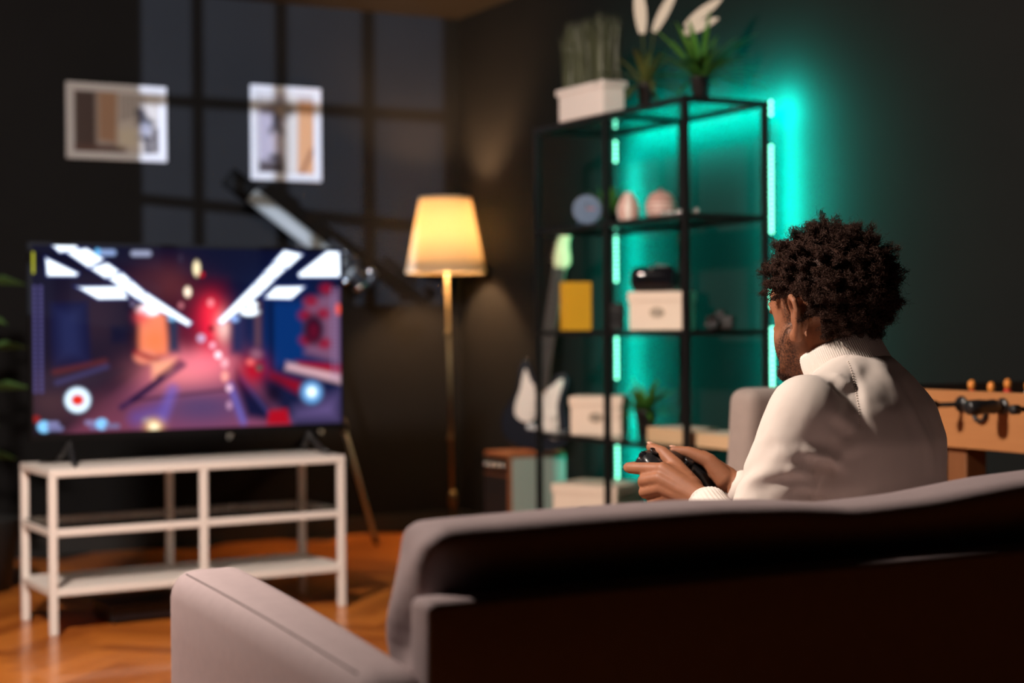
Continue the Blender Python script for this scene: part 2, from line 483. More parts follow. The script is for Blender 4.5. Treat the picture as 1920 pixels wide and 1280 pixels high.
# columns and lit figures at left
P.poly([(660, 470), (805, 470), (815, 700), (660, 700)], (246, 150, 118), 22, 1)
P.glow(745, 620, 70, 80, (252, 142, 96), .9)
P.disc(715, 450, 66, 36, (255, 238, 246), .3)
P.glow(670, 490, 40, 40, (236, 96, 100), .8)
P.disc(690, 715, 60, 40, (236, 150, 128), .3)
P.line(640, 690, 760, 740, 14, (150, 30, 48), 14, .8)
P.poly([(725, 745), (860, 720), (830, 790), (730, 835)], (250, 178, 150), 18, .95)
P.line(760, 830, 880, 740, 12, (70, 34, 62), 10, .7)
P.poly([(820, 500), (880, 500), (880, 690), (820, 690)], (20, 70, 100), 16, .8)
# red blaze in the middle
P.glow(1060, 540, 95, 150, (244, 40, 78), 1)
P.glow(1060, 450, 50, 70, (250, 60, 84), .8)
P.glow(1130, 550, 45, 80, (255, 214, 206), .9)
P.disc(1060, 555, 14, 16, (60, 8, 20), .5)
P.glow(930, 600, 70, 100, (116, 34, 62), .7)
# right side
P.poly([(1170, 480), (1250, 480), (1250, 700), (1170, 700)], (52, 54, 96), 18, .8)
P.poly([(1310, 400), (1350, 400), (1350, 660), (1310, 660)], (120, 84, 92), 14, .7)
P.poly([(1390, 400), (1600, 400), (1610, 720), (1390, 800)], (10, 62, 122), 24, .9)
P.poly([(1395, 400), (1425, 400), (1425, 800), (1395, 800)], (8, 24, 62), 12, .8)
P.poly([(1610, 400), (1830, 330), (1830, 760), (1610, 700)], (132, 96, 124), 24, .9)
for cx, cy in ((1650, 400), (1745, 330), (1620, 620), (1730, 640), (1725, 470), (1615, 480)):
    P.disc(cx, cy, 40, 30, (150, 30, 62), .6, .9)
P.disc(1665, 560, 60, 82, (42, 20, 48), .35)
P.disc(1665, 570, 34, 50, (104, 22, 52), .5)
P.poly([(1500, 745), (1830, 800), (1830, 870), (1490, 790)], (206, 170, 178), 14, .9)
P.poly([(1560, 740), (1830, 760), (1830, 815), (1580, 765)], (160, 26, 58), 12, .9)
P.poly([(1400, 800), (1600, 860), (1600, 940), (1400, 840)], (150, 20, 46), 22, .9)
P.poly([(1540, 1000), (1830, 900), (1830, 1095), (1500, 1095)], (112, 96, 142), 36, .6)
P.poly([(1200, 780), (1400, 1000), (1440, 1090), (1260, 1060), (1190, 860)], (30, 32, 70), 20, .8)
P.line(1230, 830, 1400, 1050, 10, (84, 84, 140), 10, .6)
P.glow(1300, 790, 80, 80, (190, 24, 54), .95)
P.disc(1285, 745, 24, 18, (250, 130, 130), .5, .8)
P.disc(1335, 778, 18, 18, (86, 104, 100), .5, .9)
P.disc(1320, 700, 36, 30, (160, 110, 130), .5, .8)
P.glow(1420, 920, 60, 70, (30, 18, 44), .9)
P.poly([(1390, 1020), (1500, 1010), (1520, 1100), (1380, 1100)], (176, 22, 46), 12, .95)
# ceiling lights
WB = (236, 246, 255)
def bar(*pts):
    P.poly([(x, y) for x, y in pts], (40, 90, 220), 12, .8); P.poly([(x, y) for x, y in pts], WB, 5)
bar((200, 85), (325, 88), (340, 110), (240, 126))
bar((275, 125), (380, 104), (470, 165), (390, 210))
bar((400, 215), (490, 187), (555, 235), (480, 270))
bar((495, 270), (570, 243), (620, 290), (560, 322))
bar((560, 322), (622, 290), (700, 360), (660, 395))
bar((655, 390), (700, 355), (948, 522), (930, 540))
bar((1490, 112), (1600, 135), (1510, 212), (1425, 180))
bar((1430, 183), (1500, 215), (1430, 275), (1370, 240))
bar((1372, 243), (1430, 277), (1360, 345), (1310, 305))
bar((1312, 303), (1362, 345), (1120, 530), (1098, 512))
bar((168, 158), (335, 245), (325, 258), (175, 258))
bar((332, 322), (560, 320), (598, 385), (440, 388))
bar((1575, 245), (1755, 116), (1826, 120), (1830, 260), (1580, 262))
bar((1372, 382), (1440, 320), (1612, 318), (1530, 386))
P.disc(1300, 420, 30, 20, WB, .3); P.disc(1280, 460, 58, 24, WB, .3)
P.disc(1195, 500, 24, 18, (170, 200, 255), .4, .9); P.disc(838, 500, 22, 14, (150, 200, 240), .5, .9)
# sparks and on-screen marks
for x, y, rx, ry, cl in ((980, 215, 20, 44, (255, 240, 200)), (928, 348, 20, 30, (255, 236, 214)), (890, 425, 16, 18, (190, 120, 130)), (1058, 410, 18, 22, (250, 150, 160)),
                         (1003, 610, 24, 24, (210, 180, 210)), (1066, 650, 17, 18, (255, 190, 210)), (1098, 705, 20, 22, (255, 220, 230)), (1135, 750, 20, 26, (255, 190, 200)),
                         (1136, 826, 20, 30, (255, 178, 170)), (1160, 893, 17, 20, (240, 200, 220)), (1160, 990, 16, 24, (190, 150, 180)), (890, 160, 14, 26, (62, 50, 72)),
                         (1815, 445, 16, 34, (246, 96, 66)), (1010, 250, 14, 16, (190, 22, 36)), (625, 415, 15, 17, (120, 110, 140)), (110, 1065, 24, 22, (150, 50, 50))):
    P.disc(x, y, rx, ry, cl, .3)
P.disc(326, 958, 78, 84, (70, 64, 92), .1, .8); P.disc(326, 958, 68, 72, (214, 232, 246), .12); P.disc(326, 958, 32, 30, (226, 62, 46), .2)
P.disc(1650, 918, 82, 88, (84, 84, 120), .1, .75); P.disc(1650, 918, 62, 62, (110, 170, 222), .2); P.disc(1650, 915, 32, 32, (226, 246, 255), .5)
for k in range(24):
    for x in (108, 140): P.disc(x, 322 + k * 25.5, 11, 12, (104, 98, 150), .4, .62)
    for x in (1780, 1810): P.disc(x, 330 + k * 22, 9, 8, (150, 140, 180), .5, .5)
for x0, x1, y0, hh, cl in ((440, 520, 127, 18, (150, 170, 210)), (632, 712, 131, 18, (160, 165, 190)), (150, 152, 1108, 34, (150, 214, 255)), (180, 216, 1092, 15, (140, 140, 180)),
                       (180, 236, 1118, 15, (130, 130, 170)), (376, 436, 1086, 14, (150, 140, 180)), (400, 440, 1110, 14, (130, 120, 160)), (452, 454, 1094, 32, (150, 210, 255)), (480, 536, 1106, 14, (130, 124, 160)), (684, 720, 1074, 14, (140, 130, 160))):
    P.line(x0, y0, x1, y0, hh, cl, 6, .9)
P.disc(438, 124, 14, 20, (120, 200, 250), .4)
P.glow(735, 1105, 46, 38, (255, 206, 140), 1); P.disc(735, 1110, 26, 22, (255, 244, 210), .6)
P.line(102, 130, 102, 240, 7, (214, 214, 70), 4, .7)
HI = np.clip((P.img.min(axis=2) - .55) / .3, 0, 1)[..., None]
P.img = P.img ** 1.22 * 1.12 * (1 + .7 * HI)
sx0, sx1, sz0, sz1 = -TVW / 2 + .01, TVW / 2 - .01, TZ + .022, TZ + TVH - .01
scr_m = attr_mat('screen_picture', emission=1.08, rough=.3)
grid_print('screen', nx, ny, P.img, lambda u, v: (sx0 + (sx1 - sx0) * u, -.0025, sz1 + (sz0 - sz1) * v), scr_m, tv)

# ================================================================== floor lamp
m_brass = mat('aged_brass', (0.20, 0.16, 0.09), 0.42, 0.9)
lp = at_D(847, 640, 7.72); lp.z = 0
fl = thing('floor_lamp', 'brass floor lamp with cream tapered shade, lit, in the dark corner', 'lamp', lp, 0)
tilt = -.012
MB().lathe([(.0, .0), (.14, 0), (.14, .012), (.12, .022), (.03, .03), (.016, .05), (.0, .05)], 32).build('base', m_brass, fl, smooth=True)
MB().lathe([(.017, .14), (.02, .16), (.02, .19), (.012, .21)], 20).build('base_knuckle', m_brass, fl, smooth=True)
MB().tube([(0, 0, .03), (-.01, 0, .7), (-.025, 0, 1.30)], .0085, 14).build('pole', m_brass, fl, smooth=True)
for z in (.46, .95):
    MB().lathe([(.009, z - .012), (.012, z - .006), (.012, z + .006), (.009, z + .012)], 16, (-.01 - .01 * (z > .6), 0, 0)).build('pole_joint', m_brass, fl, smooth=True)
sm = bpy.data.materials.new('lamp_shade_fabric'); sm.use_nodes = True
nt = sm.node_tree; nt.nodes.clear()
out = nt.nodes.new('ShaderNodeOutputMaterial'); tr = nt.nodes.new('ShaderNodeBsdfTranslucent'); df = nt.nodes.new('ShaderNodeBsdfDiffuse'); mxs = nt.nodes.new('ShaderNodeMixShader')
tr.inputs[0].default_value = (.95, .85, .62, 1); df.inputs[0].default_value = (.60, .50, .36, 1); mxs.inputs[0].default_value = .5
nt.links.new(df.outputs[0], mxs.inputs[1]); nt.links.new(tr.outputs[0], mxs.inputs[2]); nt.links.new(mxs.outputs[0], out.inputs[0])
sp = at_D(834, 512, 7.72); zb = sp.z; stp = at_D(823, 372, 7.72).z
sh = MB(); n = 40
sh.lathe([(.186, zb), (.120, stp), (.118, stp), (.184, zb), (.186, zb)], n, (-.028, 0, 0), cap=False)
sho = sh.build('lamp_shade', sm, fl, smooth=True)
for rr, z in ((.186, zb + .008), (.1205, stp - .006)):
    MB().lathe([(rr + .001, z - .008), (rr + .002, z), (rr + .0005, z + .007), (rr - .003, z + .007), (rr - .003, z - .008), (rr + .001, z - .008)], n, (-.028, 0, 0), cap=False).build('shade_trim', mat('shade_trim', (.7, .55, .35), .7), sho, smooth=True)
bz = zb + .195
bm2 = bpy.data.materials.new('bulb_glass'); bm2.use_nodes = True; nt = bm2.node_tree; nt.nodes.clear()
out = nt.nodes.new('ShaderNodeOutputMaterial'); tp = nt.nodes.new('ShaderNodeBsdfTransparent'); em = nt.nodes.new('ShaderNodeEmission'); ad = nt.nodes.new('ShaderNodeAddShader')
em.inputs[0].default_value = (1, .62, .3, 1); em.inputs[1].default_value = 6
nt.links.new(tp.outputs[0], ad.inputs[0]); nt.links.new(em.outputs[0], ad.inputs[1]); nt.links.new(ad.outputs[0], out.inputs[0])
MB().ball((-.028, 0, bz), (.028, .028, .036)).build('bulb', bm2, fl, smooth=True)
MB().lathe([(.014, bz - .08), (.016, bz - .03), (.010, bz - .02)], 16, (-.028, 0, 0)).build('bulb_socket', m_brass, fl, smooth=True)
MB().tube([(-.043, -.02, bz - .07), (-.043, -.02, zb - .075)], .0012, 6).tube([(-.043, -.02, zb - .095), (-.043, -.02, zb - .075)], [.007, .005], 10).build('pull_switch', m_brass, fl)
bulb_l = lamp('floor_lamp_light', 'POINT', (0, 0, 0), 95, (1.0, .56, .27), shadow_soft_size=.05)
bulb_l.parent = fl; bulb_l.location = (-.028, 0, bz + .012)

# ================================================================== telescope on tripod
m_tube = mat('telescope_tube_enamel', (.16, .17, .165), .5, .0, spec=.08)
m_alu = mat('tripod_aluminium', (.42, .47, .44), .5, .0)
apex = at_D(562, 512, 7.15)
tl = thing('telescope', 'silver refractor telescope on a tripod behind the television', 'telescope', (apex.x, apex.y, 0), 0)
def tloc(v): return Vector(v) - Vector((apex.x, apex.y, 0))
f1 = tloc(at_z(707, 1022, 0)); f2 = tloc(at_z(350, 1004, 0)); f3 = tloc(at_z(625, 985, 0))
top = Vector((0, 0, apex.z))
for f in (f1, f2, f3):
    d = (f - top); a = top + d * .04; b = top + d * .55
    hd = d.normalized(); sd = hd.cross(Vector((0, 0, 1))).normalized() * .014
    lg = MB().tube([a, b], .013, 10).build('tripod_leg', m_alu, tl, smooth=True)
    MB().tube([top + d * .5, f - hd * .03 + Vector((0, 0, .0))], .0095, 10).build('leg_extension', m_alu, lg, smooth=True)
    MB().tube([top + d * .53, top + d * .57], .0175, 10).build('leg_clamp', m_blackm, lg, smooth=True)
    MB().tube([f - hd * .05, Vector((f.x, f.y, 0.0))], [.013, .010], 10).build('rubber_foot', m_blackm, lg, smooth=True)
MB().lathe([(.02, apex.z - .05), (.045, apex.z - .03), (.045, apex.z + .02), (.02, apex.z + .03), (.02, apex.z + .06)], 18).build('tripod_head', m_blackm, tl, smooth=True)
ta = tloc(at_D(428, 331, 7.15)); tb = tloc(at_D(668, 519, 7.15)); td = (tb - ta).normalized()
MB().tube([ta + td * .115, tb - td * .02], .034, 24).build('optical_tube', m_tube, tl, smooth=True)
MB().tube([ta, ta + td * .13], .047, 24).build('dew_shield', mat('dew_shield_black', (.003, .003, .003), .7, spec=.1), tl, smooth=True)
MB().tube([tb - td * .07, tb + td * .03], [.038, .026], 20).build('focuser', m_black, tl, smooth=True)
e = tb + td * .03
MB().tube([e - td * .01, e + td * .04], .019, 16).tube([e + td * .03, e + td * .03 + Vector((.03, -.02, .06))], .016, 16).build('eyepiece', m_black, tl, smooth=True)
for s in (-1, 1):
    k0 = tb + Vector((.02, -.028 , -.02)) + Vector((0.0, 0, 0)) ; ax = Vector((.88, .47, 0)) * s
    MB().tube([tb - td * .02 + ax * .028 + Vector((0, 0, -.03)), tb - td * .02 + ax * .062 + Vector((0, 0, -.03))], .015, 14).build('focus_knob', m_chrome, tl, smooth=True)
fs0 = ta + td * .55 + Vector((.0, -.02, .062)); 
MB().tube([fs0, fs0 + td * .16], .014, 14).build('finder_scope', m_black, tl, smooth=True)
MB().tube([fs0 + td * .08, fs0 + td * .08 + Vector((0, .02, -.05))], .006, 8).build('finder_bracket', m_blackm, tl)
mc = (ta + tb) / 2 + td * .04
MB().tube([mc + Vector((0, 0, -.01)), Vector((mc.x * .3, mc.y * .3, apex.z + .04))], .016, 12).build('mount_arm', m_black, tl, smooth=True)
MB().tube([tb + Vector((-.02, -.02, -.06)), tb + Vector((.02, -.05, -.03))], .012, 12).build('tracking_knob', m_chrome, tl, smooth=True)
MB().tube([tb + Vector((.04, -.02, .02)), tb + Vector((.06, -.04, .03))], .012, 12).build('eyepiece_ring', m_chrome, tl, smooth=True)

# ================================================================== framed pictures
m_pframe = mat('picture_frame_white', (.40, .395, .40), .4)
def picture(label, tlp, brp, paint, grp):
    a = at_Y(*tlp, YB - .02); b = at_Y(*brp, YB - .02)
    cx, cz, wd, ht = (a.x + b.x) / 2, (a.z + b.z) / 2, b.x - a.x, a.z - b.z
    t = thing('picture_frame', label, 'picture', (cx, YB, cz - ht / 2), 0, grp)
    bw = .022
    for lo, hi in (((-wd / 2, -.022, 0), (wd / 2, -.002, bw)), ((-wd / 2, -.022, ht - bw), (wd / 2, -.002, ht)),
                   ((-wd / 2, -.022, bw), (-wd / 2 + bw, -.002, ht - bw)), ((wd / 2 - bw, -.022, bw), (wd / 2, -.002, ht - bw))):
        box_obj('frame_bar', lo, hi, m_pframe, t, .002)
    box_obj('backing', (-wd / 2 + .004, -.012, .004), (wd / 2 - .004, 0, ht - .004), m_pframe, t)
    nx, ny = 120, 120
    U, V = np.meshgrid(np.linspace(0, 1, nx), np.linspace(0, 1, ny))
    p = Paint(nx, ny, U * 100, V * 100, (200, 190, 185)); paint(p); p.img = p.img * .48
    mg = .034
    grid_print('print', nx, ny, p.img, lambda u, v: (-wd / 2 + mg + (wd - 2 * mg) * u, -.0135, ht - mg - (ht - 2 * mg) * v), attr_mat('print_ink', rough=.5), t)
def paint1(p):
    p.poly([(0, 0), (26, 0), (26, 100), (0, 100)], (70, 46, 40), 3); p.poly([(28, 0), (52, 0), (50, 85), (28, 80)], (180, 140, 110), 3)
    p.poly([(52, 0), (100, 0), (100, 100), (52, 100)], (222, 214, 206), 3)
    p.poly([(0, 88), (60, 88), (60, 100), (0, 100)], (96, 60, 50), 4)
    for k in range(6): p.line(56 + k * 5, 4, 56 + k * 5, 46 - k * 2, 1.2, (96, 84, 88), 1.5, .8)
    p.poly([(52, 60), (74, 60), (74, 90), (52, 90)], (232, 222, 200), 4)
    p.line(78, 30, 84, 52, 6, (60, 56, 70), 3); p.disc(84, 48, 11, 8, (50, 48, 58), .4); p.disc(84, 60, 8, 12, (170, 170, 184), .4); p.disc(85, 74, 10, 4, (60, 56, 64), .4)
    p.line(86, 76, 87, 98, 4, (70, 64, 74), 2); p.poly([(92, 56), (100, 56), (100, 98), (92, 98)], (96, 88, 92), 2)
def paint2(p):
    p.poly([(0, 0), (48, 0), (48, 100), (0, 100)], (184, 176, 190), 3); p.poly([(48, 0), (72, 0), (70, 100), (46, 100)], (222, 216, 208), 3)
    p.poly([(72, 8), (100, 8), (100, 100), (70, 100)], (226, 168, 120), 2); p.poly([(0, 0), (40, 0), (30, 14), (0, 18)], (206, 202, 200), 3)
    p.line(8, 22, 60, 20, 4, (90, 72, 70), 3, .8); p.disc(40, 20, 18, 12, (100, 80, 74), .5, .8); p.disc(40, 22, 10, 7, (170, 150, 130), .5, .8)
    p.line(32, 30, 30, 48, 5, (50, 46, 62), 3); p.disc(32, 48, 13, 7, (54, 50, 66), .4); p.disc(32, 62, 11, 16, (206, 196, 206), .3); p.disc(30, 80, 12, 4, (70, 64, 74), .5)
    p.poly([(0, 86), (46, 84), (46, 100), (0, 100)], (70, 58, 60), 4); p.line(96, 70, 78, 98, 3, (150, 96, 66), 2)
picture('wide white-framed print of a street lantern on a pale wall, half in shadow', (124, 152), (313, 304), paint1, 'framed prints on the back wall')
picture('upright white-framed print of a hanging lantern beside an orange door', (471, 158), (603, 341), paint2, 'framed prints on the back wall')

# plant at the left edge, mostly outside the view
m_leafd = mat('leaf_dark', (.05, .11, .03), .5, var=.3, vscale=30)
pl = at_D(-40, 700, 6.2); pl.z = 0
lpnt = thing('potted_plant', 'tall dark leafy plant in a floor pot left of the television', 'plant', pl, 0)
MB().lathe([(.11, 0), (.14, .26), (.145, .27), (.13, .27), (.12, .24)], 24).build('pot', m_blackm, lpnt, smooth=True)
MB().tube([(0, 0, .2), (.01, 0, .7), (0, 0, 1.2)], .012, 8).build('stem', mat('stem', (.08, .06, .03), .7), lpnt, smooth=True)
for k in range(16):
    a = k * 2.4; z = .5 + .05 * k; ln = .14 + .04 * (k % 3)
    d = Vector((math.cos(a), math.sin(a), .25)); sd = Vector((-math.sin(a), math.cos(a), 0)) * .04
    b0 = Vector((0, 0, z)); m1 = b0 + d * ln * .5; e1 = b0 + d * ln + Vector((0, 0, -.05)); up = Vector((0, 0, .004))
    MB().add([b0, m1 + sd, e1, m1 - sd, m1 + up * 3], [(0, 4, 1), (1, 4, 2), (2, 4, 3), (3, 4, 0), (0, 1, 2, 3)]).build('leaf', m_leafd, lpnt)
# ================================================================== black metal shelf unit
SX0, SX1, SY0, SY1, SH = 3.125, 3.478, 4.635, 5.685, 1.75
m_bmetal = mat('black_metal', (.010, .010, .010), .42, .3)
m_sglass = mat('clear_shelf_glass', (.80, .93, .90), .03, trans=1.0, ior=1.25)
LV = [.17, .565, .96, 1.355, 1.75]
su = thing('shelf_unit', 'tall black metal shelf unit with glass shelves and teal light strips', 'shelf', ((SX0 + SX1) / 2, (SY0 + SY1) / 2, 0), 0)
wx2, wy2, T = (SX1 - SX0) / 2, (SY1 - SY0) / 2, .022
for y in (-wy2, -T / 2, wy2 - T):
    for x in (-wx2, wx2 - T):
        box_obj('post', (x, y, 0), (x + T, y + T, SH), m_bmetal, su, .002)
for i, z in enumerate(LV):
    z1 = z; z0 = z - .02
    for x in (-wx2 + .001, wx2 - T + .001):
        for a, b in ((-wy2 + T, -T / 2), (T / 2, wy2 - T)):
            box_obj('rail', (x, a, z0), (x + T - .002, b, z1 - .001), m_bmetal, su)
    for y in (-wy2 + .001, -T / 2 + .001, wy2 - T + .001):
        box_obj('rail', (-wx2 + T, y, z0), (wx2 - T, y + T - .002, z1 - .001), m_bmetal, su)
    for a, b in ((-wy2 + T, -T / 2), (T / 2, wy2 - T)):
        box_obj('glass_shelf', (-wx2 + T, a, z - .007), (wx2 - T, b, z - .001), m_sglass, su)

# teal light strips wound along the two back posts
m_led = mat('led_teal', (.3, .9, .8), .4, emit=(.22, 1.0, .64), estr=5)
m_strip = mat('led_tape', (.25, .3, .28), .5)
TEAL = (.0, 1.0, .76)
def strip(label, y, segs, ysh, pc=33):
    t = thing('light_strip', label, 'light strip', (SX1 + .004, y, 0), 0, 'teal light strips on the shelf posts')
    box_obj('tape', (-.0045, -.006, .1), (0, .006, SH - .01), m_strip, t)
    for z0, z1, pw in segs:
        nb = max(2, int((z1 - z0) / .0165))
        for k in range(nb):
            z = z0 + (k + .5) * (z1 - z0) / nb
            MB().ball((.003, ysh, z), (.0055, .0065, .0065), 8, 6).build('led', m_led, t, smooth=True)
        l = lamp('light_strip_light', 'AREA', (0, 0, 0), 24 * pw * (z1 - z0), TEAL, shape='RECTANGLE', size=(z1 - z0), size_y=.02)
        l.parent = t; l.location = (.012, 0, (z0 + z1) / 2); l.rotation_euler = (0, -PI / 2, 0)
    z0, z1 = segs[-1][0], segs[0][1]
    l = lamp('light_strip_light', 'AREA', (0, 0, 0), pc * (z1 - z0), TEAL, shape='RECTANGLE', size=(z1 - z0), size_y=.02)
    l.parent = t; l.location = (.012, 0, (z0 + z1) / 2); l.rotation_euler = (0, -PI / 2, 0)
strip('teal light strip on the shelf post nearer the sofa', SY0 + T / 2, ((1.695, 1.755, 4.0), (1.29, 1.60, 2.2), (1.03, 1.10, .6), (.75, .97, .9), (.35, .55, .7)), -.012, 36)
strip('teal light strip on the shelf post nearer the guitar', SY1 - T / 2, ((1.63, 1.72, .5), (1.15, 1.38, 1.0), (.76, .95, 1.0), (.345, .52, 1.0)), -.014)

tb_ = thing('light_strip', 'teal light strip along the back rail under the shelf top', 'light strip', (SX1 + .004, (SY0 + SY1) / 2, SH - .012), 0, 'teal light strips on the shelf posts')
hl_ = wy2 - .03
box_obj('tape', (-.0045, -hl_, -.006), (0, hl_, .006), m_strip, tb_)
for k in range(40):
    MB().ball((.003, -hl_ + (k + .5) * 2 * hl_ / 40, 0), (.0035, .004, .004), 8, 6).build('led', m_led, tb_, smooth=True)
l = lamp('light_strip_light', 'AREA', (0, 0, 0), 36, TEAL, shape='RECTANGLE', size=.02, size_y=2 * hl_)
l.parent = tb_; l.location = (.010, 0, 0); l.rotation_euler = (0, -PI / 2, 0)

# ------------------------------------------------------------------ things on the shelves
m_leaf = mat('leaf_green', (.06, .19, .025), .45, var=.35, vscale=40)
m_leaf2 = mat('leaf_olive', (.07, .085, .02), .5, var=.35, vscale=40)
m_pot = mat('pot_black', (.014, .013, .014), .5)
m_soil = mat('soil', (.02, .014, .01), .9)
m_card = mat('box_card_cream', (.74, .60, .48), .6, var=.06, vscale=8)
m_tagm = mat('label_holder_metal', (.36, .28, .20), .5, .2)
def on_shelf(px, X): return at_X(px, 620, X).y
def blade_leaf(base, d, ln, wd, droop, segs=6, side=None):
    """curved, folded strap leaf"""
    d = Vector(d).normalized(); s = Vector(side).normalized() if side is not None else d.cross(Vector((0, 0, 1))).normalized(); vs = []; fs = []
    p = Vector(base); dd = d.copy()
    for i in range(segs + 1):
        t = i / segs; wv = wd * math.sin(PI * min(.98, .12 + .86 * t)) ** .7
        vs += [p - s * wv, p + Vector((0, 0, -wv * .25)), p + s * wv]
        dd = (dd + Vector((0, 0, -droop / segs))).normalized(); p = p + dd * ln / segs
    for i in range(segs):
        a = i * 3
        fs += [(a, a + 1, a + 4, a + 3), (a + 1, a + 2, a + 5, a + 4)]
    return vs, fs
def plant(label, loc, pot_r, pot_h, nleaf, ln, wd, spread, droop, m, seed, grp=None, name='potted_plant', extra=None):
    t = thing(name, label, 'plant', loc, 0, grp); r = random.Random(seed)
    pt = MB().lathe([(pot_r * .72, 0), (pot_r * .95, pot_h * .85), (pot_r, pot_h * .86), (pot_r, pot_h), (pot_r * .9, pot_h), (pot_r * .88, pot_h * .9)], 22).build('pot', m_pot, t, smooth=True)
    MB().lathe([(0, pot_h * .9), (pot_r * .88, pot_h * .9)], 16, cap=False).build('soil', m_soil, pt)
    for k in range(nleaf):
        a = r.uniform(0, 2 * PI); el = r.uniform(.25, 1.3) if spread else r.uniform(.9, 1.45)
        d = (math.cos(a) * math.cos(el), math.sin(a) * math.cos(el), math.sin(el))
        MB().add(*blade_leaf((.2 * pot_r * math.cos(a), .2 * pot_r * math.sin(a), pot_h * .88), d, ln * r.uniform(.65, 1.1), wd * r.uniform(.7, 1.1), droop * r.uniform(.6, 1.3))).build('leaf', m, t, smooth=True)
    if extra: extra(t)
    return t
ZT = SH
# planter box with grass on the top shelf
y0, y1 = on_shelf(1128, 3.11), on_shelf(1044, 3.11)
pb = thing('planter_box', 'white rectangular planter box of tall dark artificial grass on the shelf top', 'planter', (3.17, (y0 + y1) / 2, ZT), R(2))
Lp = (y1 - y0) / 2
box_obj('box', (-.048, -Lp + .012, 0), (.048, Lp - .012, .115), mat('planter_white', (.72, .66, .62), .45), pb, .004)
box_obj('rim', (-.055, -Lp, .098), (.055, Lp, .122), MATS['planter_white'], pb, .004)
gr = MB(); r = random.Random(3)
for k in range(900):
    x, y = r.uniform(-.042, .042), r.uniform(-Lp + .02, Lp - .02)
    h = r.uniform(.19, .27); a = r.uniform(0, PI); dx, dy = math.cos(a) * .003, math.sin(a) * .003; lx, ly = r.uniform(-.02, .02), r.uniform(-.02, .02)
    gr.add([(x - dx, y - dy, .118), (x + dx, y + dy, .118), (x + lx * .4 + dx * .8, y + ly * .4 + dy * .8, .118 + h * .6), (x + lx * .4 - dx * .8, y + ly * .4 - dy * .8, .118 + h * .6), (x + lx, y + ly, .118 + h)],
           [(0, 1, 2, 3), (3, 2, 4)])
go = gr.build('grass', mat('grass_dark', (.075, .085, .045), .5), pb); go['kind'] = 'stuff'
# two leafy plants on the top shelf
m_cream = mat('dried_leaf_cream', (.62, .56, .46), .6)
def dried(dirs):
    def fn(t):
        for b, d, ln, wd in dirs:
            MB().add(*blade_leaf(b, d, ln, wd, .1, 6, (Vector(d).normalized().cross(Vector((.47, .88, 0)))))).build('dried_leaf', m_cream, t, smooth=True)
            MB().tube([(0, 0, .09), (b[0] * .6, b[1] * .6, b[2] * .6 + .02), b], .002, 5).build('dried_stem', m_leaf2, t)
    return fn
pA = Vector((3.22, on_shelf(1214, 3.22), ZT)); pB = Vector((3.27, on_shelf(1316, 3.27), ZT))
rgt = Vector((.88, -.47, 0))
plant('plant with arching olive leaves and pale blades in the black pot beside the planter box', pA, .032, .095, 26, .22, .012, True, 1.0, m_leaf2, 5, 'plants on the shelf top',
      extra=dried([(rgt * -.012 + Vector((0, 0, .275)), rgt * -.08 + Vector((0, 0, 1)), .18, .022), (rgt * .03 + Vector((0, 0, .28)), rgt * .5 + Vector((0, 0, 1)), .18, .018)]))
plant('bright green strappy plant in the black pot at the sofa end of the shelf top', pB, .036, .085, 44, .235, .011, True, .7, m_leaf, 8, 'plants on the shelf top',
      extra=dried([(rgt * -.05 + Vector((0, 0, .26)), rgt * .9 + Vector((0, 0, .75)), .16, .018), (rgt * -.055 + Vector((0, 0, .235)), rgt * .9 + Vector((0, 0, .45)), .13, .017)]))

Z2 = LV[3]
FACE = -YAW                                     # turned towards the sofa
# clock
ck = thing('desk_clock', 'round blue desk clock on the upper glass shelf', 'clock', (3.215, on_shelf(1103, 3.215), Z2 + .003), FACE + R(-8))
rc = .055
MB().lathe([(rc, -.02), (rc, .0), (rc * .93, .004), (rc * .93, .0)], 32, (0, 0, rc + .006), 'Y').build('case', mat('clock_blue', (.03, .08, .17), .4), ck, smooth=False)
MB().lathe([(rc * .9, 0), (rc * .9, .001)], 32, (0, -.0225, rc + .006), 'Y').build('dial', mat('clock_dial', (.055, .11, .21), .5), ck)
box_obj('hour_hand', (-.002, -.025, rc + .004), (.002, -.0235, rc + .03), m_blackm, ck)
box_obj('minute_hand', (-.001, -.0255, rc + .006), (.03, -.0245, rc + .009), mat('clock_hand_red', (.5, .08, .06), .5), ck)
for s in (-1, 1): MB().tube([(s * .03, -.01, .012), (s * .036, -.01, 0)], .005, 8).build('foot', MATS['clock_blue'], ck)
plant('small bushy green plant behind the blue clock on the upper shelf', (3.38, on_shelf(1146, 3.38), Z2), .036, .06, 56, .13, .010, True, .7, m_leaf, 21, name='bushy_plant')
# vase
vs_ = thing('vase', 'pink and white vertically striped vase on the upper glass shelf', 'vase', (3.22, on_shelf(1180, 3.22), Z2), 0)
m_vp, m_vw = mat('vase_pink', (.55, .30, .25), .4), mat('vase_white', (.75, .64, .58), .4)
prof = [(.030, 0), (.041, .03), (.040, .055), (.028, .085), (.015, .106), (.014, .108)]
NS = 10
for k in range(NS):
    vv = []; ff = []; a0 = 2 * PI * k / NS; nn = 5
    for rr, h in prof:
        for j in range(nn):
            a = a0 + 2 * PI / NS * j / (nn - 1); q = rr * (1 + .05 * math.sin(PI * j / (nn - 1)))
            vv.append((q * math.cos(a), q * math.sin(a), h))
    for i in range(len(prof) - 1):
        for j in range(nn - 1): ff.append((i * nn + j, i * nn + j + 1, (i + 1) * nn + j + 1, (i + 1) * nn + j))
    MB().add(vv, ff).build('stripe', m_vp if k % 2 else m_vw, vs_, smooth=True)
MB().lathe([(.029, .0), (.029, .002)], 20).build('vase_base', m_vw, vs_)
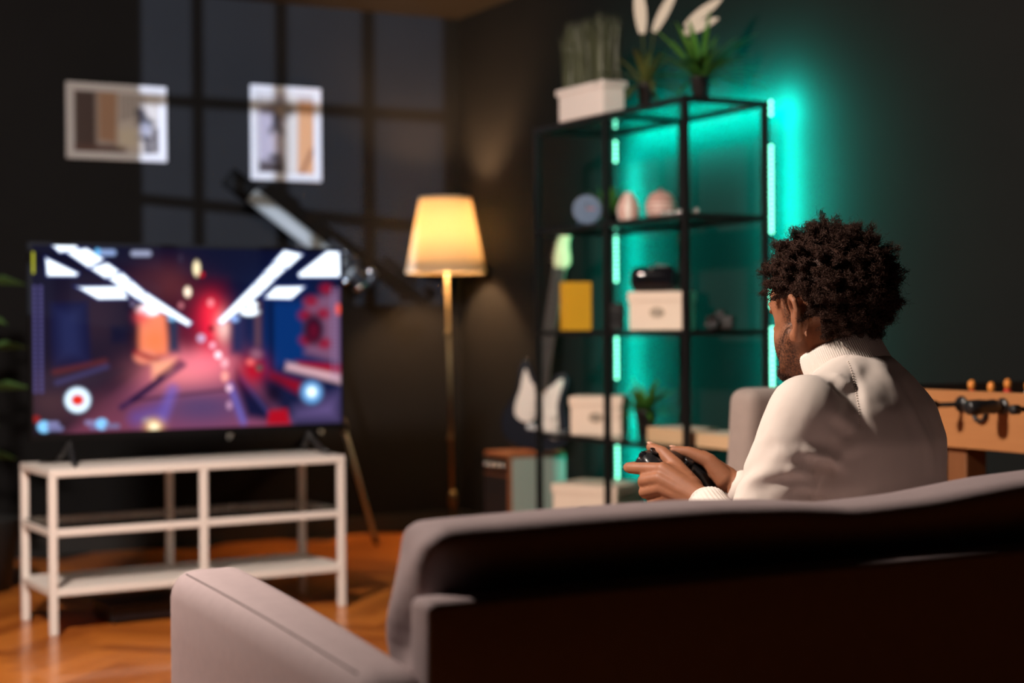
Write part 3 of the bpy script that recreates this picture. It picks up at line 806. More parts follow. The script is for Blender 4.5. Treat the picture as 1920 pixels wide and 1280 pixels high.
# jar
jr = thing('lidded_jar', 'round dusty pink lidded jar on the upper glass shelf', 'jar', (3.22, on_shelf(1241, 3.22), Z2), 0)
m_jar = mat('jar_pink', (.46, .27, .23), .5, var=.1)
MB().lathe([(.044, 0), (.053, .02), (.055, .045), (.049, .062), (.046, .064)], 28).build('body', m_jar, jr, smooth=True)
ld = MB().lathe([(.051, .062), (.049, .07), (.034, .088), (.012, .097), (.0, .098)], 28).build('lid', m_jar, jr, smooth=True)
MB().ball((0, 0, .104), .008).build('knob', m_chrome, ld, smooth=True)
for z in (.018, .034, .05): MB().lathe([(.0545, z - .002), (.0562, z), (.0545, z + .002)], 28, cap=False).build('band', m_vw, jr, smooth=True)
# glass bead garland
bd = thing('bead_string', 'string of clear glass beads lying on the upper shelf beside the pink jar', 'beads', (3.17, on_shelf(1285, 3.17), Z2), 0)
m_bead = mat('clear_bead', (.8, .75, .72), .08, .6)
pv = Vector((.05, .085))
for k in range(9):
    q = pv * (k - 4) * .25 * .9
    MB().ball((q.x * .3 + .006 * (k % 2), -q.y * 1.1 + .03, .009), .009, 10, 8).build('bead', m_bead, bd, smooth=True)

# ---- third level
Z3 = LV[2]
bk = thing('yellow_book', 'thick yellow hardback standing on the middle glass shelf', 'book', (3.22, on_shelf(1080, 3.22), Z3), FACE + R(22))
m_yel = mat('yellow_cover', (.72, .38, .02), .5); m_pg = mat('paper_pages', (.75, .62, .42), .8)
hb = .186
box_obj('pages', (-.046, -.024, .004), (.050, .024, hb - .004), m_pg, bk)
for s in (-1, 1): box_obj('cover', (-.052, s * .026 - .002, 0), (.054, s * .026 + .002, hb), m_yel, bk, .001)
box_obj('spine', (-.054, -.028, 0), (-.05, .028, hb), m_yel, bk, .001)
spk = thing('small_speaker', 'small black speaker standing between yellow book and cream box', 'speaker', (3.26, on_shelf(1153, 3.26), Z3), FACE)
box_obj('case', (-.036, -.03, 0), (.036, .04, .10), m_blackm, spk, .006)
MB().lathe([(.022, 0), (.024, .004), (.012, .002)], 24, (0, -.034, .045), 'Y').build('driver', m_black, spk)
def storage_box(label, loc, rz, w_, d_, h_, grp):
    t = thing('storage_box', label, 'box', loc, rz, grp)
    box_obj('body', (-w_ / 2, -d_ / 2, 0), (w_ / 2, d_ / 2, h_ - .012), m_card, t, .003)
    box_obj('lid', (-w_ / 2 - .005, -d_ / 2 - .005, h_ - .035), (w_ / 2 + .005, d_ / 2 + .005, h_), m_card, t, .003)
    o = MB().lathe([(.026, 0), (.026, .002), (.017, .003), (.017, 0)], 28, (0, 0, 0), 'Y').build('label_holder', m_tagm, t, smooth=False)
    o.location = (0, -d_ / 2 - .003, h_ * .46); o.scale = (1.05, 1, .72)
    k = MB().ball((0, 0, 0), (.008, .003, .006)).build('label_stud', m_white, o, smooth=True)
    return t
storage_box('cream lidded storage box under the black headset on the middle shelf', (3.31, on_shelf(1242, 3.31), Z3), FACE + R(-18), .205, .17, .138, 'cream storage boxes')
hd = thing('vr_headset', 'black goggle headset with a grey strap on the cream box', 'headset', (3.30, on_shelf(1232, 3.30), Z3 + .1385), FACE + R(-14))
m_gl = mat('visor_gloss', (.006, .006, .008), .08)
MB().rbox((-.092, -.06, 0), (.080, .015, .092), .03, (4, 3, 3)).build('visor', m_gl, hd, smooth=True)
MB().lathe([(.0085, 0), (.0085, .003)], 18, (-.022, -.062, .04), 'Y').build('reflection_disc', mat('reflection_disc_gloss', (.01, .008, .006), .06), hd)  # added glossy disc standing in for the floor lamp's reflection on the visor
MB().tube([(.045, -.035, .0), (.058, -.035, .03), (.058, -.03, .06), (.045, -.025, .085), (.0, -.015, .092)], .010, 10).build('face_strap', mat('strap_grey', (.16, .15, .15), .6), hd, smooth=True)
MB().tube([(.06, -.01, .045), (.088, .03, .05), (.07, .075, .05), (0, .09, .05), (-.06, .07, .05), (-.075, .0, .045)], .011, 10).build('head_band', m_blackm, hd, smooth=True)
MB().ball((-.012, -.055, .083), .007).build('button', m_chrome, hd, smooth=True)
cmr = thing('camera', 'small black camera with lens lying at the sofa end of the middle shelf', 'camera', (3.27, on_shelf(1352, 3.27), Z3), FACE + R(-30))
MB().rbox((-.05, -.018, 0), (.05, .022, .05), .01, (3, 2, 3)).build('body', m_blackm, cmr, smooth=True)
MB().rbox((-.016, -.015, .04), (.016, .02, .066), .007, (2, 2, 2)).build('prism_housing', m_blackm, cmr, smooth=True)
MB().lathe([(.022, 0), (.022, -.03), (.018, -.032), (.016, -.02)], 22, (-.012, -.016, .026), 'Y').build('lens', m_black, cmr, smooth=True)
for x, z in ((-.045, .02), (-.012, .052)): MB().ball((x, -.022, z), .005, 10, 8).build('button', m_chrome, cmr, smooth=True)

# ---- fourth level
Z4 = LV[1]
storage_box('cream lidded storage box behind the fern on the second shelf', (3.255, on_shelf(1124, 3.255), Z4), FACE + R(-14), .195, .17, .145, 'cream storage boxes')
plant('green fern in a black pot on the second shelf', (3.315, on_shelf(1210, 3.315), Z4), .040, .10, 70, .14, .009, True, .6, m_leaf, 33, name='potted_fern')
for (pa, pb_, zz, hh, lb) in ((1218, 1284, 0, .052, 'thick cream paperback lying flat beside the fern pot'), (1294, 1383, 0, .046, 'wide cream book lying flat at the sofa end of the second shelf')):
    ya, yb = on_shelf(pb_, 3.19), on_shelf(pa, 3.19)
    ww = abs(ya - yb) 
    t = thing('book', lb, 'book', (3.25, (ya + yb) / 2, Z4 + zz), 0, 'books lying on the second shelf')
    box_obj('pages', (-.07, -ww / 2 + .002, .004), (.075, ww / 2 - .002, hh - .004), m_pg, t)
    for z in (0, hh - .004): box_obj('cover', (-.072, -ww / 2, z), (.078, ww / 2, z + .004), m_card, t)
    box_obj('spine', (-.073, -ww / 2, 0), (-.069, ww / 2, hh), mat('book_spine_tan', (.62, .42, .24), .6), t)
# ---- bottom level
storage_box('cream lidded storage box alone on the lowest shelf', (3.30, on_shelf(1120, 3.30), LV[0]), FACE + R(-30), .27, .24, .20, 'cream storage boxes')

# ================================================================== amplifier and guitar in the corner
m_ampwood = wood_mat('amp_wood', (.16, .05, .02), (.30, .10, .035), (3, 3, 20), .4)
ap = thing('guitar_amplifier', 'wooden guitar amplifier cabinet with pale cloth side, in the corner', 'amplifier', (3.428, 6.33, 0), 0)
AZ = .435
box_obj('cabinet', (-.14, -.11, .012), (.14, .12, AZ), m_ampwood, ap, .006)
box_obj('grille_cloth', (-.125, -.114, .03), (.135, -.109, AZ - .02), mat('grille_cloth', (.30, .36, .32), .8, bump=.5, bscale=500), ap)
box_obj('control_panel', (-.1445, -.10, AZ - .09), (-.139, .11, AZ - .02), m_black, ap)
for k in range(4): MB().lathe([(.011, 0), (.009, -.014)], 14, (-.1445, -.075 + k * .05, AZ - .055), 'X').build('knob', m_chrome, ap, smooth=True)
box_obj('speaker_grille', (-.1445, -.10, .04), (-.139, .11, AZ - .10), m_blackm, ap)
for x in (-.12, .12):
    for y in (-.09, .10): MB().lathe([(.014, 0), (.014, .013)], 12, (x, y, 0)).build('foot', m_blackm, ap)

gt = thing('electric_guitar', 'black electric guitar with white pickguard standing on the wooden amplifier', 'guitar', (3.40, at_X(998, 800, 3.40).y, AZ + .012), 0)
# outline in the guitar's own plane: x to the right, z up from the tail
bo = [(0.0, 0), (-.07, .008), (-.125, .04), (-.152, .095), (-.147, .15), (-.122, .205), (-.107, .25), (-.108, .30), (-.112, .345), (-.100, .372), (-.078, .375), (-.055, .34), (-.034, .305), (-.028, .29),
      (.028, .285), (.045, .31), (.062, .335), (.085, .345), (.105, .33), (.112, .30), (.104, .26), (.108, .21), (.132, .16), (.152, .105), (.145, .055), (.11, .018), (.06, .002)]
def smooth_outline(pts, k=4):
    n = len(pts); out = []
    for i in range(n):
        p0, p1, p2, p3 = [np.array(pts[(i + j) % n]) for j in (-1, 0, 1, 2)]
        for t in np.linspace(0, 1, k, endpoint=False):
            out.append(tuple(.5 * ((2 * p1) + (-p0 + p2) * t + (2 * p0 - 5 * p1 + 4 * p2 - p3) * t * t + (-p0 + 3 * p1 - 3 * p2 + p3) * t ** 3)))
    return out
grot = Euler((R(-7), R(8.0), FACE + R(-14)))
gb = bpy.data.objects.new('x', None)
GM = grot.to_matrix().to_4x4()
bpy.data.objects.remove(gb)
gt.rotation_euler = grot
m_gbody = mat('guitar_lacquer_black', (.010, .011, .018), .12)
m_pickg = mat('pickguard_white', (.66, .58, .52), .35)
m_maple = mat('maple', (.62, .46, .24), .4, var=.15, vscale=14)
gs = 1.0
MB().prism(smooth_outline(bo), -.02, .02).build('body', m_gbody, gt, bevel=.006)
pg1 = [(-.100, .19), (-.095, .14), (-.06, .115), (-.02, .12), (.01, .15), (.03, .12), (.05, .075), (.085, .06), (.105, .08), (.095, .14), (.082, .20), (.084, .25), (.092, .30), (.085, .32), (.06, .30), (.03, .27), (-.03, .275), (-.055, .30), (-.08, .34), (-.088, .30), (-.09, .25)]
pk = MB().prism(smooth_outline(pg1, 3), -.0235, -.0205).build('pickguard', m_pickg, gt)
for z, sl in ((.15, .0), (.195, .0), (.24, .0)):
    box_obj('pickup', (-.04, -.029, z - .008), (.04, -.0225, z + .008), m_pg if False else mat('pickup_cover', (.6, .55, .5), .4), gt, .003)
box_obj('bridge', (-.035, -.032, .085), (.035, -.02, .112), m_chrome, gt, .002)
for x, z in ((.075, .145), (.09, .105), (.098, .07)): MB().lathe([(.011, -.022), (.0095, -.038)], 14, (x, 0, z), 'Y').build('knob', m_white, gt, smooth=True)
box_obj('neck', (-.026, -.032, .25), (.026, -.012, .79), m_maple, gt, .006)
box_obj('fretboard', (-.027, -.037, .255), (.027, -.032, .79), mat('rosewood', (.03, .016, .012), .6), gt)
for k in range(12): z = .79 - .53 * (1 - 2 ** (-(k + 1) / 12)) * 1.02; box_obj('fret', (-.027, -.0382, z - .001), (.027, -.037, z + .001), mat('fret_wire', (.12, .10, .08), .6), gt)
hso = [(-.024, .78), (.024, .78), (.03, .80), (.042, .815), (.04, .84), (.03, .87), (.022, .90), (.024, .93), (.036, .945), (.034, .962), (.012, .968), (-.012, .955), (-.03, .90), (-.034, .84)]
MB().prism(hso, -.030, -.014).build('headstock', m_maple, gt, bevel=.002)
for k in range(6): MB().tube([(-.03 + .002 * k, -.022, .82 + k * .022), (-.052 + .003 * k, -.022, .823 + k * .022)], .005, 8).build('tuning_peg', m_chrome, gt)
for k in range(6): x = -.0165 + k * .0066; MB().tube([(x, -.0405, .10), (x * .9, -.040, .80)], .0006, 4).build('string', m_chrome, gt)
for s, p in ((0, (-.085, 0, .378)),): MB().ball(p, .008).build('strap_button', m_chrome, gt, smooth=True)
# ================================================================== upholstered chair behind the man
m_chair = mat('chair_velvet_taupe', (.25, .20, .175), .85, var=.12, vscale=30, sheen=.2, bump=.2, bscale=500)
cp = at_D(1395, 615, 4.25)
ch = thing('upholstered_chair', 'taupe upholstered chair with a tall square back, between shelf and sofa', 'chair', (cp.x + .235, cp.y + .22, 0), 0)
def lean(p): return Vector((p.x, p.y - .10 * max(0, p.z - .42), p.z))
ctz = at_D(1450, 728, 4.25).z
MB().rbox((-.235, -.21, .40), (.235, -.10, ctz), .035, (6, 2, 6), lean).build('backrest', m_chair, ch, smooth=True)
MB().rbox((-.24, -.19, .32), (.24, .27, .45), .04, (6, 6, 2)).build('seat', m_chair, ch, smooth=True)
for x in (-.2, .2):
    for y in (-.16, .23): MB().tube([(x, y, .34), (x * 1.05, y * 1.05, 0)], [.022, .014], 10).build('leg', m_ampwood, ch, smooth=True)

# ================================================================== table football
m_fwood = wood_mat('beech_veneer', (.36, .15, .055), (.44, .20, .075), (14, 1.2, 14), .38)
FX0, FX1 = 3.0, 3.5
FY1, FY0 = 3.40, 2.10
FZ0, FZ1 = .655, .802
ft = thing('football_table', 'wooden table football game with black rods beside the sofa', 'game table', ((FX0 + FX1) / 2, (FY0 + FY1) / 2, 0), 0)
hx_, hy_ = (FX1 - FX0) / 2, (FY1 - FY0) / 2
box_obj('side_panel', (-hx_, -hy_, FZ0), (-hx_ + .018, hy_, FZ1), m_fwood, ft, .002)
box_obj('side_panel', (hx_ - .018, -hy_, FZ0), (hx_, hy_, FZ1), m_fwood, ft, .002)
box_obj('end_panel', (-hx_ + .018, -hy_, FZ0), (hx_ - .018, -hy_ + .018, FZ1), m_blackm, ft, .002)
box_obj('end_panel', (-hx_ + .018, hy_ - .018, FZ0), (hx_ - .018, hy_, FZ1 + .012), m_blackm, ft, .002)
box_obj('playing_field', (-hx_ + .018, -hy_ + .018, FZ0 + .01), (hx_ - .018, hy_ - .018, FZ0 + .03), mat('pitch_green', (.03, .12, .05), .6), ft)
m_fleg = wood_mat('dark_beech', (.16, .06, .02), (.22, .085, .03), (12, 12, 2), .5)
for x in (-hx_ + .06, hx_ - .06):
    for y in (-hy_ + .12, hy_ - .16):
        box_obj('leg', (x - .035, y - .035, 0), (x + .035, y + .035, FZ0 + .002), m_fleg, ft, .004)
m_fig = {'w': mat('shirt_white', (.75, .68, .66), .4), 'r': mat('shirt_red', (.65, .05, .03), .4)}
m_skinfig = mat('figure_orange', (.80, .28, .05), .4)
rz_ = .768
rpx = (1960, 1881, 1804, 1730)
for k, px in enumerate(rpx):
    yy = at_X(px, 752, FX0).y - (FY0 + FY1) / 2
    own = (k % 2 == 1)                                 # handle on this side of the table
    rod = MB().tube([(-hx_ - (.10 if not own else .075), yy, rz_), (hx_ + .055, yy, rz_)], .0065, 10).build('rod', m_bmetal, ft, smooth=True)
    MB().lathe([(.019, -hx_ - .008), (.021, -hx_ - .004), (.021, -hx_)], 20, (0, yy, rz_), 'X').build('bushing', m_black, rod, smooth=True)
    if own:
        MB().lathe([(.012, -hx_ - .118), (.0185, -hx_ - .113), (.0195, -hx_ - .085), (.017, -hx_ - .055), (.019, -hx_ - .035), (.015, -hx_ - .014), (.010, -hx_ - .010)], 18, (0, yy, rz_), 'X').build('handle', m_black, rod, smooth=True)
    else:
        MB().lathe([(.011, -hx_ - .11), (.012, -hx_ - .105), (.012, -hx_ - .088)], 14, (0, yy, rz_), 'X').build('end_cap', m_blackm, rod, smooth=True)
    for q in range(3):
        x = -hx_ + .10 + q * .13 + .072 * (k % 2)
        cl = 'w' if k in (0, 1, 2) else 'r'
        MB().rbox((x - .010, yy - .008, rz_ - .02), (x + .010, yy + .008, rz_ + .028), .006, (2, 2, 2)).box((x - .007, yy - .006, rz_ - .075), (x + .007, yy + .006, rz_ - .018)).build('player_torso', m_fig[cl], rod, smooth=True)
        MB().ball((x, yy, rz_ + .041), (.0105, .0105, .014), 12, 8).build('player_head', m_skinfig, rod, smooth=True)
# black ring handle of the ball return on the panel
ry = at_X(1841, 775, FX0).y - (FY0 + FY1) / 2; rzz = at_X(1841, 775, FX0).z
pts = [(-hx_ - .008, ry + .020 * math.cos(a), rzz + .020 * math.sin(a)) for a in np.linspace(0, 2 * PI, 25)]
MB().tube(pts, .0055, 8, cap=False).build('ball_return_ring', m_black, ft, smooth=True)

# ================================================================== sofa
m_sofa = mat('sofa_fabric_mauve_grey', (.36, .285, .288), .88, var=.08, vscale=60, bump=.25, bscale=900, bdist=.001)
m_seam = mat('seam_thread', (.14, .11, .11), .9)
sf = thing('sofa', 'mauve grey fabric sofa seen from behind, with a man sitting on it', 'sofa', (1.70, 2.05, 0), 0)
O_ = Vector((1.70, 2.05, 0))
def sw(f=None):
    return (lambda p: (f(p + O_) if f else p + O_) - O_)
def rb(nm, lo, hi, r_, n_, fn=None, m=m_sofa, parent=sf):
    return MB().rbox(Vector(lo) - O_, Vector(hi) - O_, r_, n_, sw(fn)).build(nm, m, parent, smooth=True)
rb('back_panel', (.775, 1.658, .10), (2.66, 1.715, .667), .012, (30, 2, 8))
def cush(p):
    X = p.x
    zt = np.interp(X, [.8, 1.0, 1.2, 1.32, 1.42, 1.55, 1.7, 1.85, 2.1, 2.4, 2.7], [.742, .7445, .745, .740, .731, .736, .750, .757, .757, .748, .742])
    k = max(0, (p.z - .42) / .325)
    y = p.y - .02 * k + .006 * math.sin(X * 9 + p.z * 14) * (1 if p.y > 1.78 else .3)
    if X < .83: y += .006 * math.sin(p.z * 55 + X * 40)
    x = p.x + (.008 * math.sin(p.z * 40 + p.y * 30) if X < .82 else 0) + (.02 * (1 - k) * -0.6 if X < .83 else 0)
    return Vector((x, y, .42 + (zt - .42) * k))
rb('back_cushion', (.80, 1.722, .42), (2.62, 1.842, .745), .026, (60, 4, 14), cush)
rb('seat_base', (.80, 1.70, .10), (2.62, 2.44, .27), .02, (8, 6, 3))
def seatf(p):
    d = math.exp(-(((p.x - 1.93) / .28) ** 2 + ((p.y - 2.12) / .3) ** 2))
    return Vector((p.x, p.y, p.z - (.03 * d if p.z > .33 else 0)))
rb('seat_cushion', (.815, 1.80, .265), (1.72, 2.47, .415), .045, (10, 10, 2), seatf)
rb('seat_cushion', (1.722, 1.80, .265), (2.605, 2.47, .415), .045, (10, 10, 2), seatf)
def armf(p):
    if p.z > .3:
        t = (p.y - 1.66) / .76
        z = p.z + (-.026 + .030 * t) * ((p.z - .3) / .31)
        fr = max(0, (p.y - 2.30) / .12)
        x = .697 + (p.x - .697) * (1 - .30 * (1 - min(1, max(0, t))))
        return Vector((x, p.y, z + .004 * math.sin(t * PI)))
    return p
ar = rb('armrest', (.697, 1.668, .10), (.826, 2.425, .612), .040, (4, 16, 8), armf)
rb('armrest', (2.60, 1.668, .10), (2.73, 2.425, .612), .040, (4, 14, 8))
# seam along the armrest
pts = []
for t in np.linspace(0.02, .97, 30):
    y = 1.70 + .70 * t; a_ = R(62)
    pts.append(armf(Vector((.697 + .040 - .040 * math.cos(a_), y, .612 - .040 + .040 * math.sin(a_)))) - O_)
MB().tube(pts, .0012, 6).build('seam', m_seam, ar, smooth=True)
for x in (.82, 2.55):
    for y in (1.72, 2.36): MB().tube([Vector((x, y, .12)) - O_, Vector((x, y, 0)) - O_], [.022, .016], 12).build('leg', m_fleg, sf, smooth=True)
# ================================================================== the man with the controller
PO = Vector((1.870, 2.256, 0.0)); PYAW = R(26)
PMAT = Matrix.Translation(PO) @ Matrix.Rotation(PYAW, 4, 'Z')
PINV = PMAT.inverted()
def bp(f, l, z): return Vector((-l, f, z))              # person's own frame: forward, left, up
def BP(px, py, l):
    """the point on the pixel's ray that lies l to the person's left of his middle plane"""
    o = PINV @ CAM; d = PINV.to_3x3() @ pdir(px, py)
    return o + d * ((-l - o.x) / d.x)

class Blob:
    """closed pieces that a voxel remesh fuses into one continuous surface"""
    def __init__(self): self.m = MB()
    def ball(self, c, r, rot=None, n=20, m=14): self.m.ball(c, r, n, m, rot); return self
    def cone(self, p0, r0, p1, r1, flat=1.0, fdir=None):
        p0, p1 = Vector(p0), Vector(p1); ax = p1 - p0; L = ax.length
        if L < 1e-6: return self.ball(p0, r0)
        t = ax / L; up = Vector(fdir) if fdir is not None else (Vector((0, 0, 1)) if abs(t.z) < .9 else Vector((1, 0, 0)))
        u = (up - t * up.dot(t)).normalized(); v = t.cross(u); n = 16; rings = []
        for a in np.linspace(-PI / 2 + .25, 0, 5): rings.append((p0 + t * (r0 * math.sin(a)), r0 * math.cos(a)))
        for a in np.linspace(0, PI / 2 - .25, 5): rings.append((p1 + t * (r1 * math.sin(a)), r1 * math.cos(a)))
        vs = []; fs = []
        for c, r in rings:
            for k in range(n):
                a = 2 * PI * k / n; vs.append(c + u * (r * flat * math.cos(a)) + v * (r * math.sin(a)))
        for i in range(len(rings) - 1):
            for k in range(n): fs.append((i * n + k, i * n + (k + 1) % n, (i + 1) * n + (k + 1) % n, (i + 1) * n + k))
        fs.append(tuple(reversed(range(n)))); fs.append(tuple(range((len(rings) - 1) * n, len(rings) * n)))
        self.m.add(vs, fs); return self
    def chain(self, pts, rs, flat=1.0, fdir=None):
        for i in range(len(pts) - 1): self.cone(pts[i], rs[i], pts[i + 1], rs[i + 1], flat, fdir)
        return self
    def loft(self, secs, n=28):
        """secs: (f centre, z, half width, half depth, tilt)"""
        vs = []; fs = []
        for fc, z, rl, rf in secs:
            for k in range(n):
                a = 2 * PI * k / n; ca, sa = math.cos(a), math.sin(a)
                e = .82
                vs.append(bp(fc + rf * math.copysign(abs(sa) ** e, sa), rl * math.copysign(abs(ca) ** e, ca), z))
        for i in range(len(secs) - 1):
            for k in range(n): fs.append((i * n + k, i * n + (k + 1) % n, (i + 1) * n + (k + 1) % n, (i + 1) * n + k))
        fs.append(tuple(reversed(range(n)))); fs.append(tuple(range((len(secs) - 1) * n, len(secs) * n)))
        self.m.add(vs, fs); return self
    def mesh(self, name, voxel, smooth=6, fac=.5):
        me = self.m.mesh(name + '_tmp'); o = bpy.data.objects.new(name + '_tmp', me); COL.objects.link(o)
        md = o.modifiers.new('r', 'REMESH'); md.mode = 'VOXEL'; md.voxel_size = voxel; md.use_smooth_shade = True
        if smooth:
            s = o.modifiers.new('s', 'SMOOTH'); s.iterations = smooth; s.factor = fac
        dg = bpy.context.evaluated_depsgraph_get()
        nm = bpy.data.meshes.new_from_object(o.evaluated_get(dg)); nm.name = name
        bpy.data.objects.remove(o); bpy.data.meshes.remove(me)
        nm.polygons.foreach_set('use_smooth', [True] * len(nm.polygons))
        return nm
def mobj(name, me, m, parent=None):
    me.materials.clear(); me.materials.append(m)
    o = bpy.data.objects.new(name, me); COL.objects.link(o); o.parent = parent; return o
def displace(me, fn):
    n = len(me.vertices); co = np.empty(n * 3, dtype=np.float32); no = np.empty(n * 3, dtype=np.float32)
    me.vertices.foreach_get('co', co); me.vertices.foreach_get('normal', no)
    co = co.reshape(-1, 3); no = no.reshape(-1, 3)
    me.vertices.foreach_set('co', (co + no * fn(co)[:, None]).astype(np.float32).ravel()); me.update()
def vnoise(co, sx, sy, sz, off=0.0):
    return np.array([mnoise.noise((x * sx + off, y * sy, z * sz)) for x, y, z in co])

# ---- body: one continuous surface
B = Blob()
HC = bp(.060, 0, .985)                        # between the ears
HY = R(-17)                                    # head turned a little to his right
def hvec(a, l, h): return bp(a * math.cos(HY) - l * math.sin(HY), a * math.sin(HY) + l * math.cos(HY), h)
def hp(a, l, h): return HC + hvec(a, l, h)    # head frame: forward, left, up
# skull and face
B.ball(hp(-.026, 0, .052), (.077, .099, .088))
B.ball(hp(.018, 0, .030), (.069, .078, .078))
B.ball(hp(.026, 0, -.034), (.062, .066, .078))
for s in (-1, 1):
    B.ball(hp(.040, s * .041, -.002), (.022, .026, .030))                       # cheekbone
    B.cone(hp(.010, s * .058, -.030), .018, hp(.040, s * .040, -.078), .017)   # jaw line
    B.cone(hp(.040, s * .040, -.078), .017, hp(.066, s * .014, -.094), .016)
    B.ball(hp(.042, s * .034, -.044), (.027, .029, .038))                      # cheek
    B.cone(hp(.078, s * .012, .044), .010, hp(.064, s * .044, .040), .010)     # brow
B.ball(hp(.064, 0, -.090), (.021, .019, .019))          # chin
B.ball(hp(.066, 0, -.050), (.030, .020, .020))          # mouth region
B.cone(hp(.082, -.018, -.049), .0065, hp(.087, 0, -.047), .008).cone(hp(.087, 0, -.047), .008, hp(.082, .018, -.049), .0065)
B.cone(hp(.080, -.015, -.060), .007, hp(.085, 0, -.062), .009).cone(hp(.085, 0, -.062), .009, hp(.080, .015, -.060), .007)
B.cone(hp(.078, 0, .032), .010, hp(.092, 0, -.012), .012)   # nose
B.ball(hp(.093, 0, -.016), (.014, .013, .011))
for s in (-1, 1): B.ball(hp(.088, s * .014, -.020), (.010, .011, .009))
# ears
for s in (-1, 1):
    EO = lambda a, l, h: hp(a - .018, s * l, h - .008)
    e = [EO(.012, .069, -.022), EO(.002, .078, -.021), EO(-.010, .089, .000), EO(-.016, .096, .018), EO(-.011, .098, .036), EO(.003, .092, .044), EO(.014, .083, .036), EO(.014, .075, .018)]
    B.chain(e, [.0080, .0085, .0062, .0056, .0056, .0056, .0052, .0050])
    B.ball(EO(.000, .071, .008), (.0090, .019, .029))
    B.ball(EO(.007, .075, -.024), (.0085, .013, .013))                     # lobe
    B.cone(EO(-.004, .070, .010), .013, EO(-.008, .086, .016), .012, .5, hvec(1, 0, 0))
# neck, torso core
B.cone(hp(-.030, 0, -.030), .056, bp(-.005, 0, .875), .060)
B.loft([(-.10, .42, .15, .10), (-.085, .50, .15, .10), (-.065, .60, .135, .095), (-.035, .72, .15, .10), (-.015, .82, .15, .085), (-.005, .88, .08, .06)])
SHL, ELL, WRL = bp(.008, .168, .825), bp(.095, .215, .572), BP(1322, 942, .082)
SHR, ELR, WRR = bp(.015, -.168, .825), bp(.075, -.235, .585), BP(1384, 911, -.078)
for s, e, wv in ((SHL, ELL, WRL), (SHR, ELR, WRR)):
    B.chain([s, e, wv], [.050, .040, .0255])
# legs
KNL, KNR = bp(.46, .17, .50), bp(.47, -.15, .50)
ANL, ANR = bp(.50, .17, .09), bp(.53, -.15, .09)
for h, k, a in ((bp(-.07, .085, .455), KNL, ANL), (bp(-.07, -.085, .455), KNR, ANR)):
    B.chain([h, k, a], [.075, .052, .038])
    B.cone(a + Vector((0, -.03, -.05)), .030, a + Vector((0, .14, -.06)), .024, 1.0)
# ---- left hand (back of the hand towards the camera side)
def finger(pts, rs): B.chain(pts, rs); B.ball(pts[-1], rs[-1] * 1.02, None, 10, 8)
wl_ = WRL
mcp = [BP(1243, 880, .080), BP(1237, 897, .090), BP(1240, 914, .090), BP(1250, 930, .083)]
for k, mk in enumerate(mcp):
    B.chain([wl_ + (mk - mcp[1]) * .35, mk], [.0185 - .001 * k, .0145 - .0008 * k])
B.cone(BP(1296, 914, .070), .022, BP(1262, 894, .066), .019)
finger([mcp[0], BP(1182, 877, .074), BP(1178, 876, .050), BP(1194, 872, .028)], [.0130, .0108, .0098, .0082])
finger([mcp[1], BP(1207, 901, .086), BP(1206, 907, .058), BP(1232, 909, .036)], [.0135, .0118, .0100, .0085])
finger([mcp[2], BP(1208, 922, .084), BP(1210, 926, .058), BP(1236, 922, .038)], [.0128, .0112, .0096, .0082])
finger([mcp[3], BP(1222, 940, .078), BP(1224, 940, .056), BP(1246, 934, .040)], [.0112, .0096, .0084, .0075])
TL = [BP(1296, 912, .064), BP(1268, 874, .054), BP(1243, 848, .042), BP(1220, 838, .032)]
B.chain(TL, [.0205, .0150, .0115, .0088]); B.ball(TL[-1], .009)
B.cone(BP(1288, 900, .064), .018, BP(1254, 882, .070), .014)     # web between thumb and index
# ---- right hand (thumb side towards us, fingers round the far grip)
wr_ = WRR
mr = [BP(1318, 858, -.085), BP(1322, 872, -.100), BP(1330, 888, -.104), BP(1342, 900, -.100)]
for k, mk in enumerate(mr):
    B.chain([wr_ + (mk - mr[1]) * .35, mk], [.019 - .001 * k, .0150 - .0008 * k])
B.cone(BP(1362, 897, -.078), .024, BP(1334, 876, -.080), .019)
finger([mr[0], BP(1275, 856, -.088), BP(1262, 862, -.070), BP(1262, 868, -.050)], [.0130, .0108, .0096, .0082])
finger([mr[1], BP(1285, 878, -.104), BP(1275, 890, -.082), BP(1284, 896, -.058)], [.0135, .0115, .0100, .0085])
finger([mr[2], BP(1296, 896, -.104), BP(1288, 906, -.080), BP(1298, 910, -.058)], [.0128, .0110, .0095, .0082])
finger([mr[3], BP(1310, 908, -.096), BP(1302, 918, -.076), BP(1312, 920, -.058)], [.0112, .0095, .0084, .0075])
TR = [BP(1360, 898, -.066), BP(1330, 864, -.056), BP(1292, 848, -.044), BP(1264, 844, -.034)]
B.chain(TR, [.0205, .0150, .0118, .0088]); B.ball(TR[-1], .009)
B.cone(BP(1350, 886, -.072), .019, BP(1322, 864, -.074), .014)
bm_ = B.mesh('person', .0026, 5, .45)
print('body verts', len(bm_.vertices))
bmx = bmesh.new(); bmx.from_mesh(bm_)
def in_face(v):
    r_ = v.co - HC; f_, l_ = r_.y, -r_.x
    a_ = f_ * math.cos(HY) + l_ * math.sin(HY); b_ = -f_ * math.sin(HY) + l_ * math.cos(HY)
    return a_ > (-.002 if abs(b_) < .052 else .012) and -.115 < r_.z < .085 and abs(b_) < .09 and not (abs(b_) > .066 and a_ < .006) and abs(b_) > .030
fv = [v for v in bmx.verts if in_face(v)]
for _ in range(14): bmesh.ops.smooth_vert(bmx, verts=fv, factor=.5, use_axis_x=True, use_axis_y=True, use_axis_z=True)
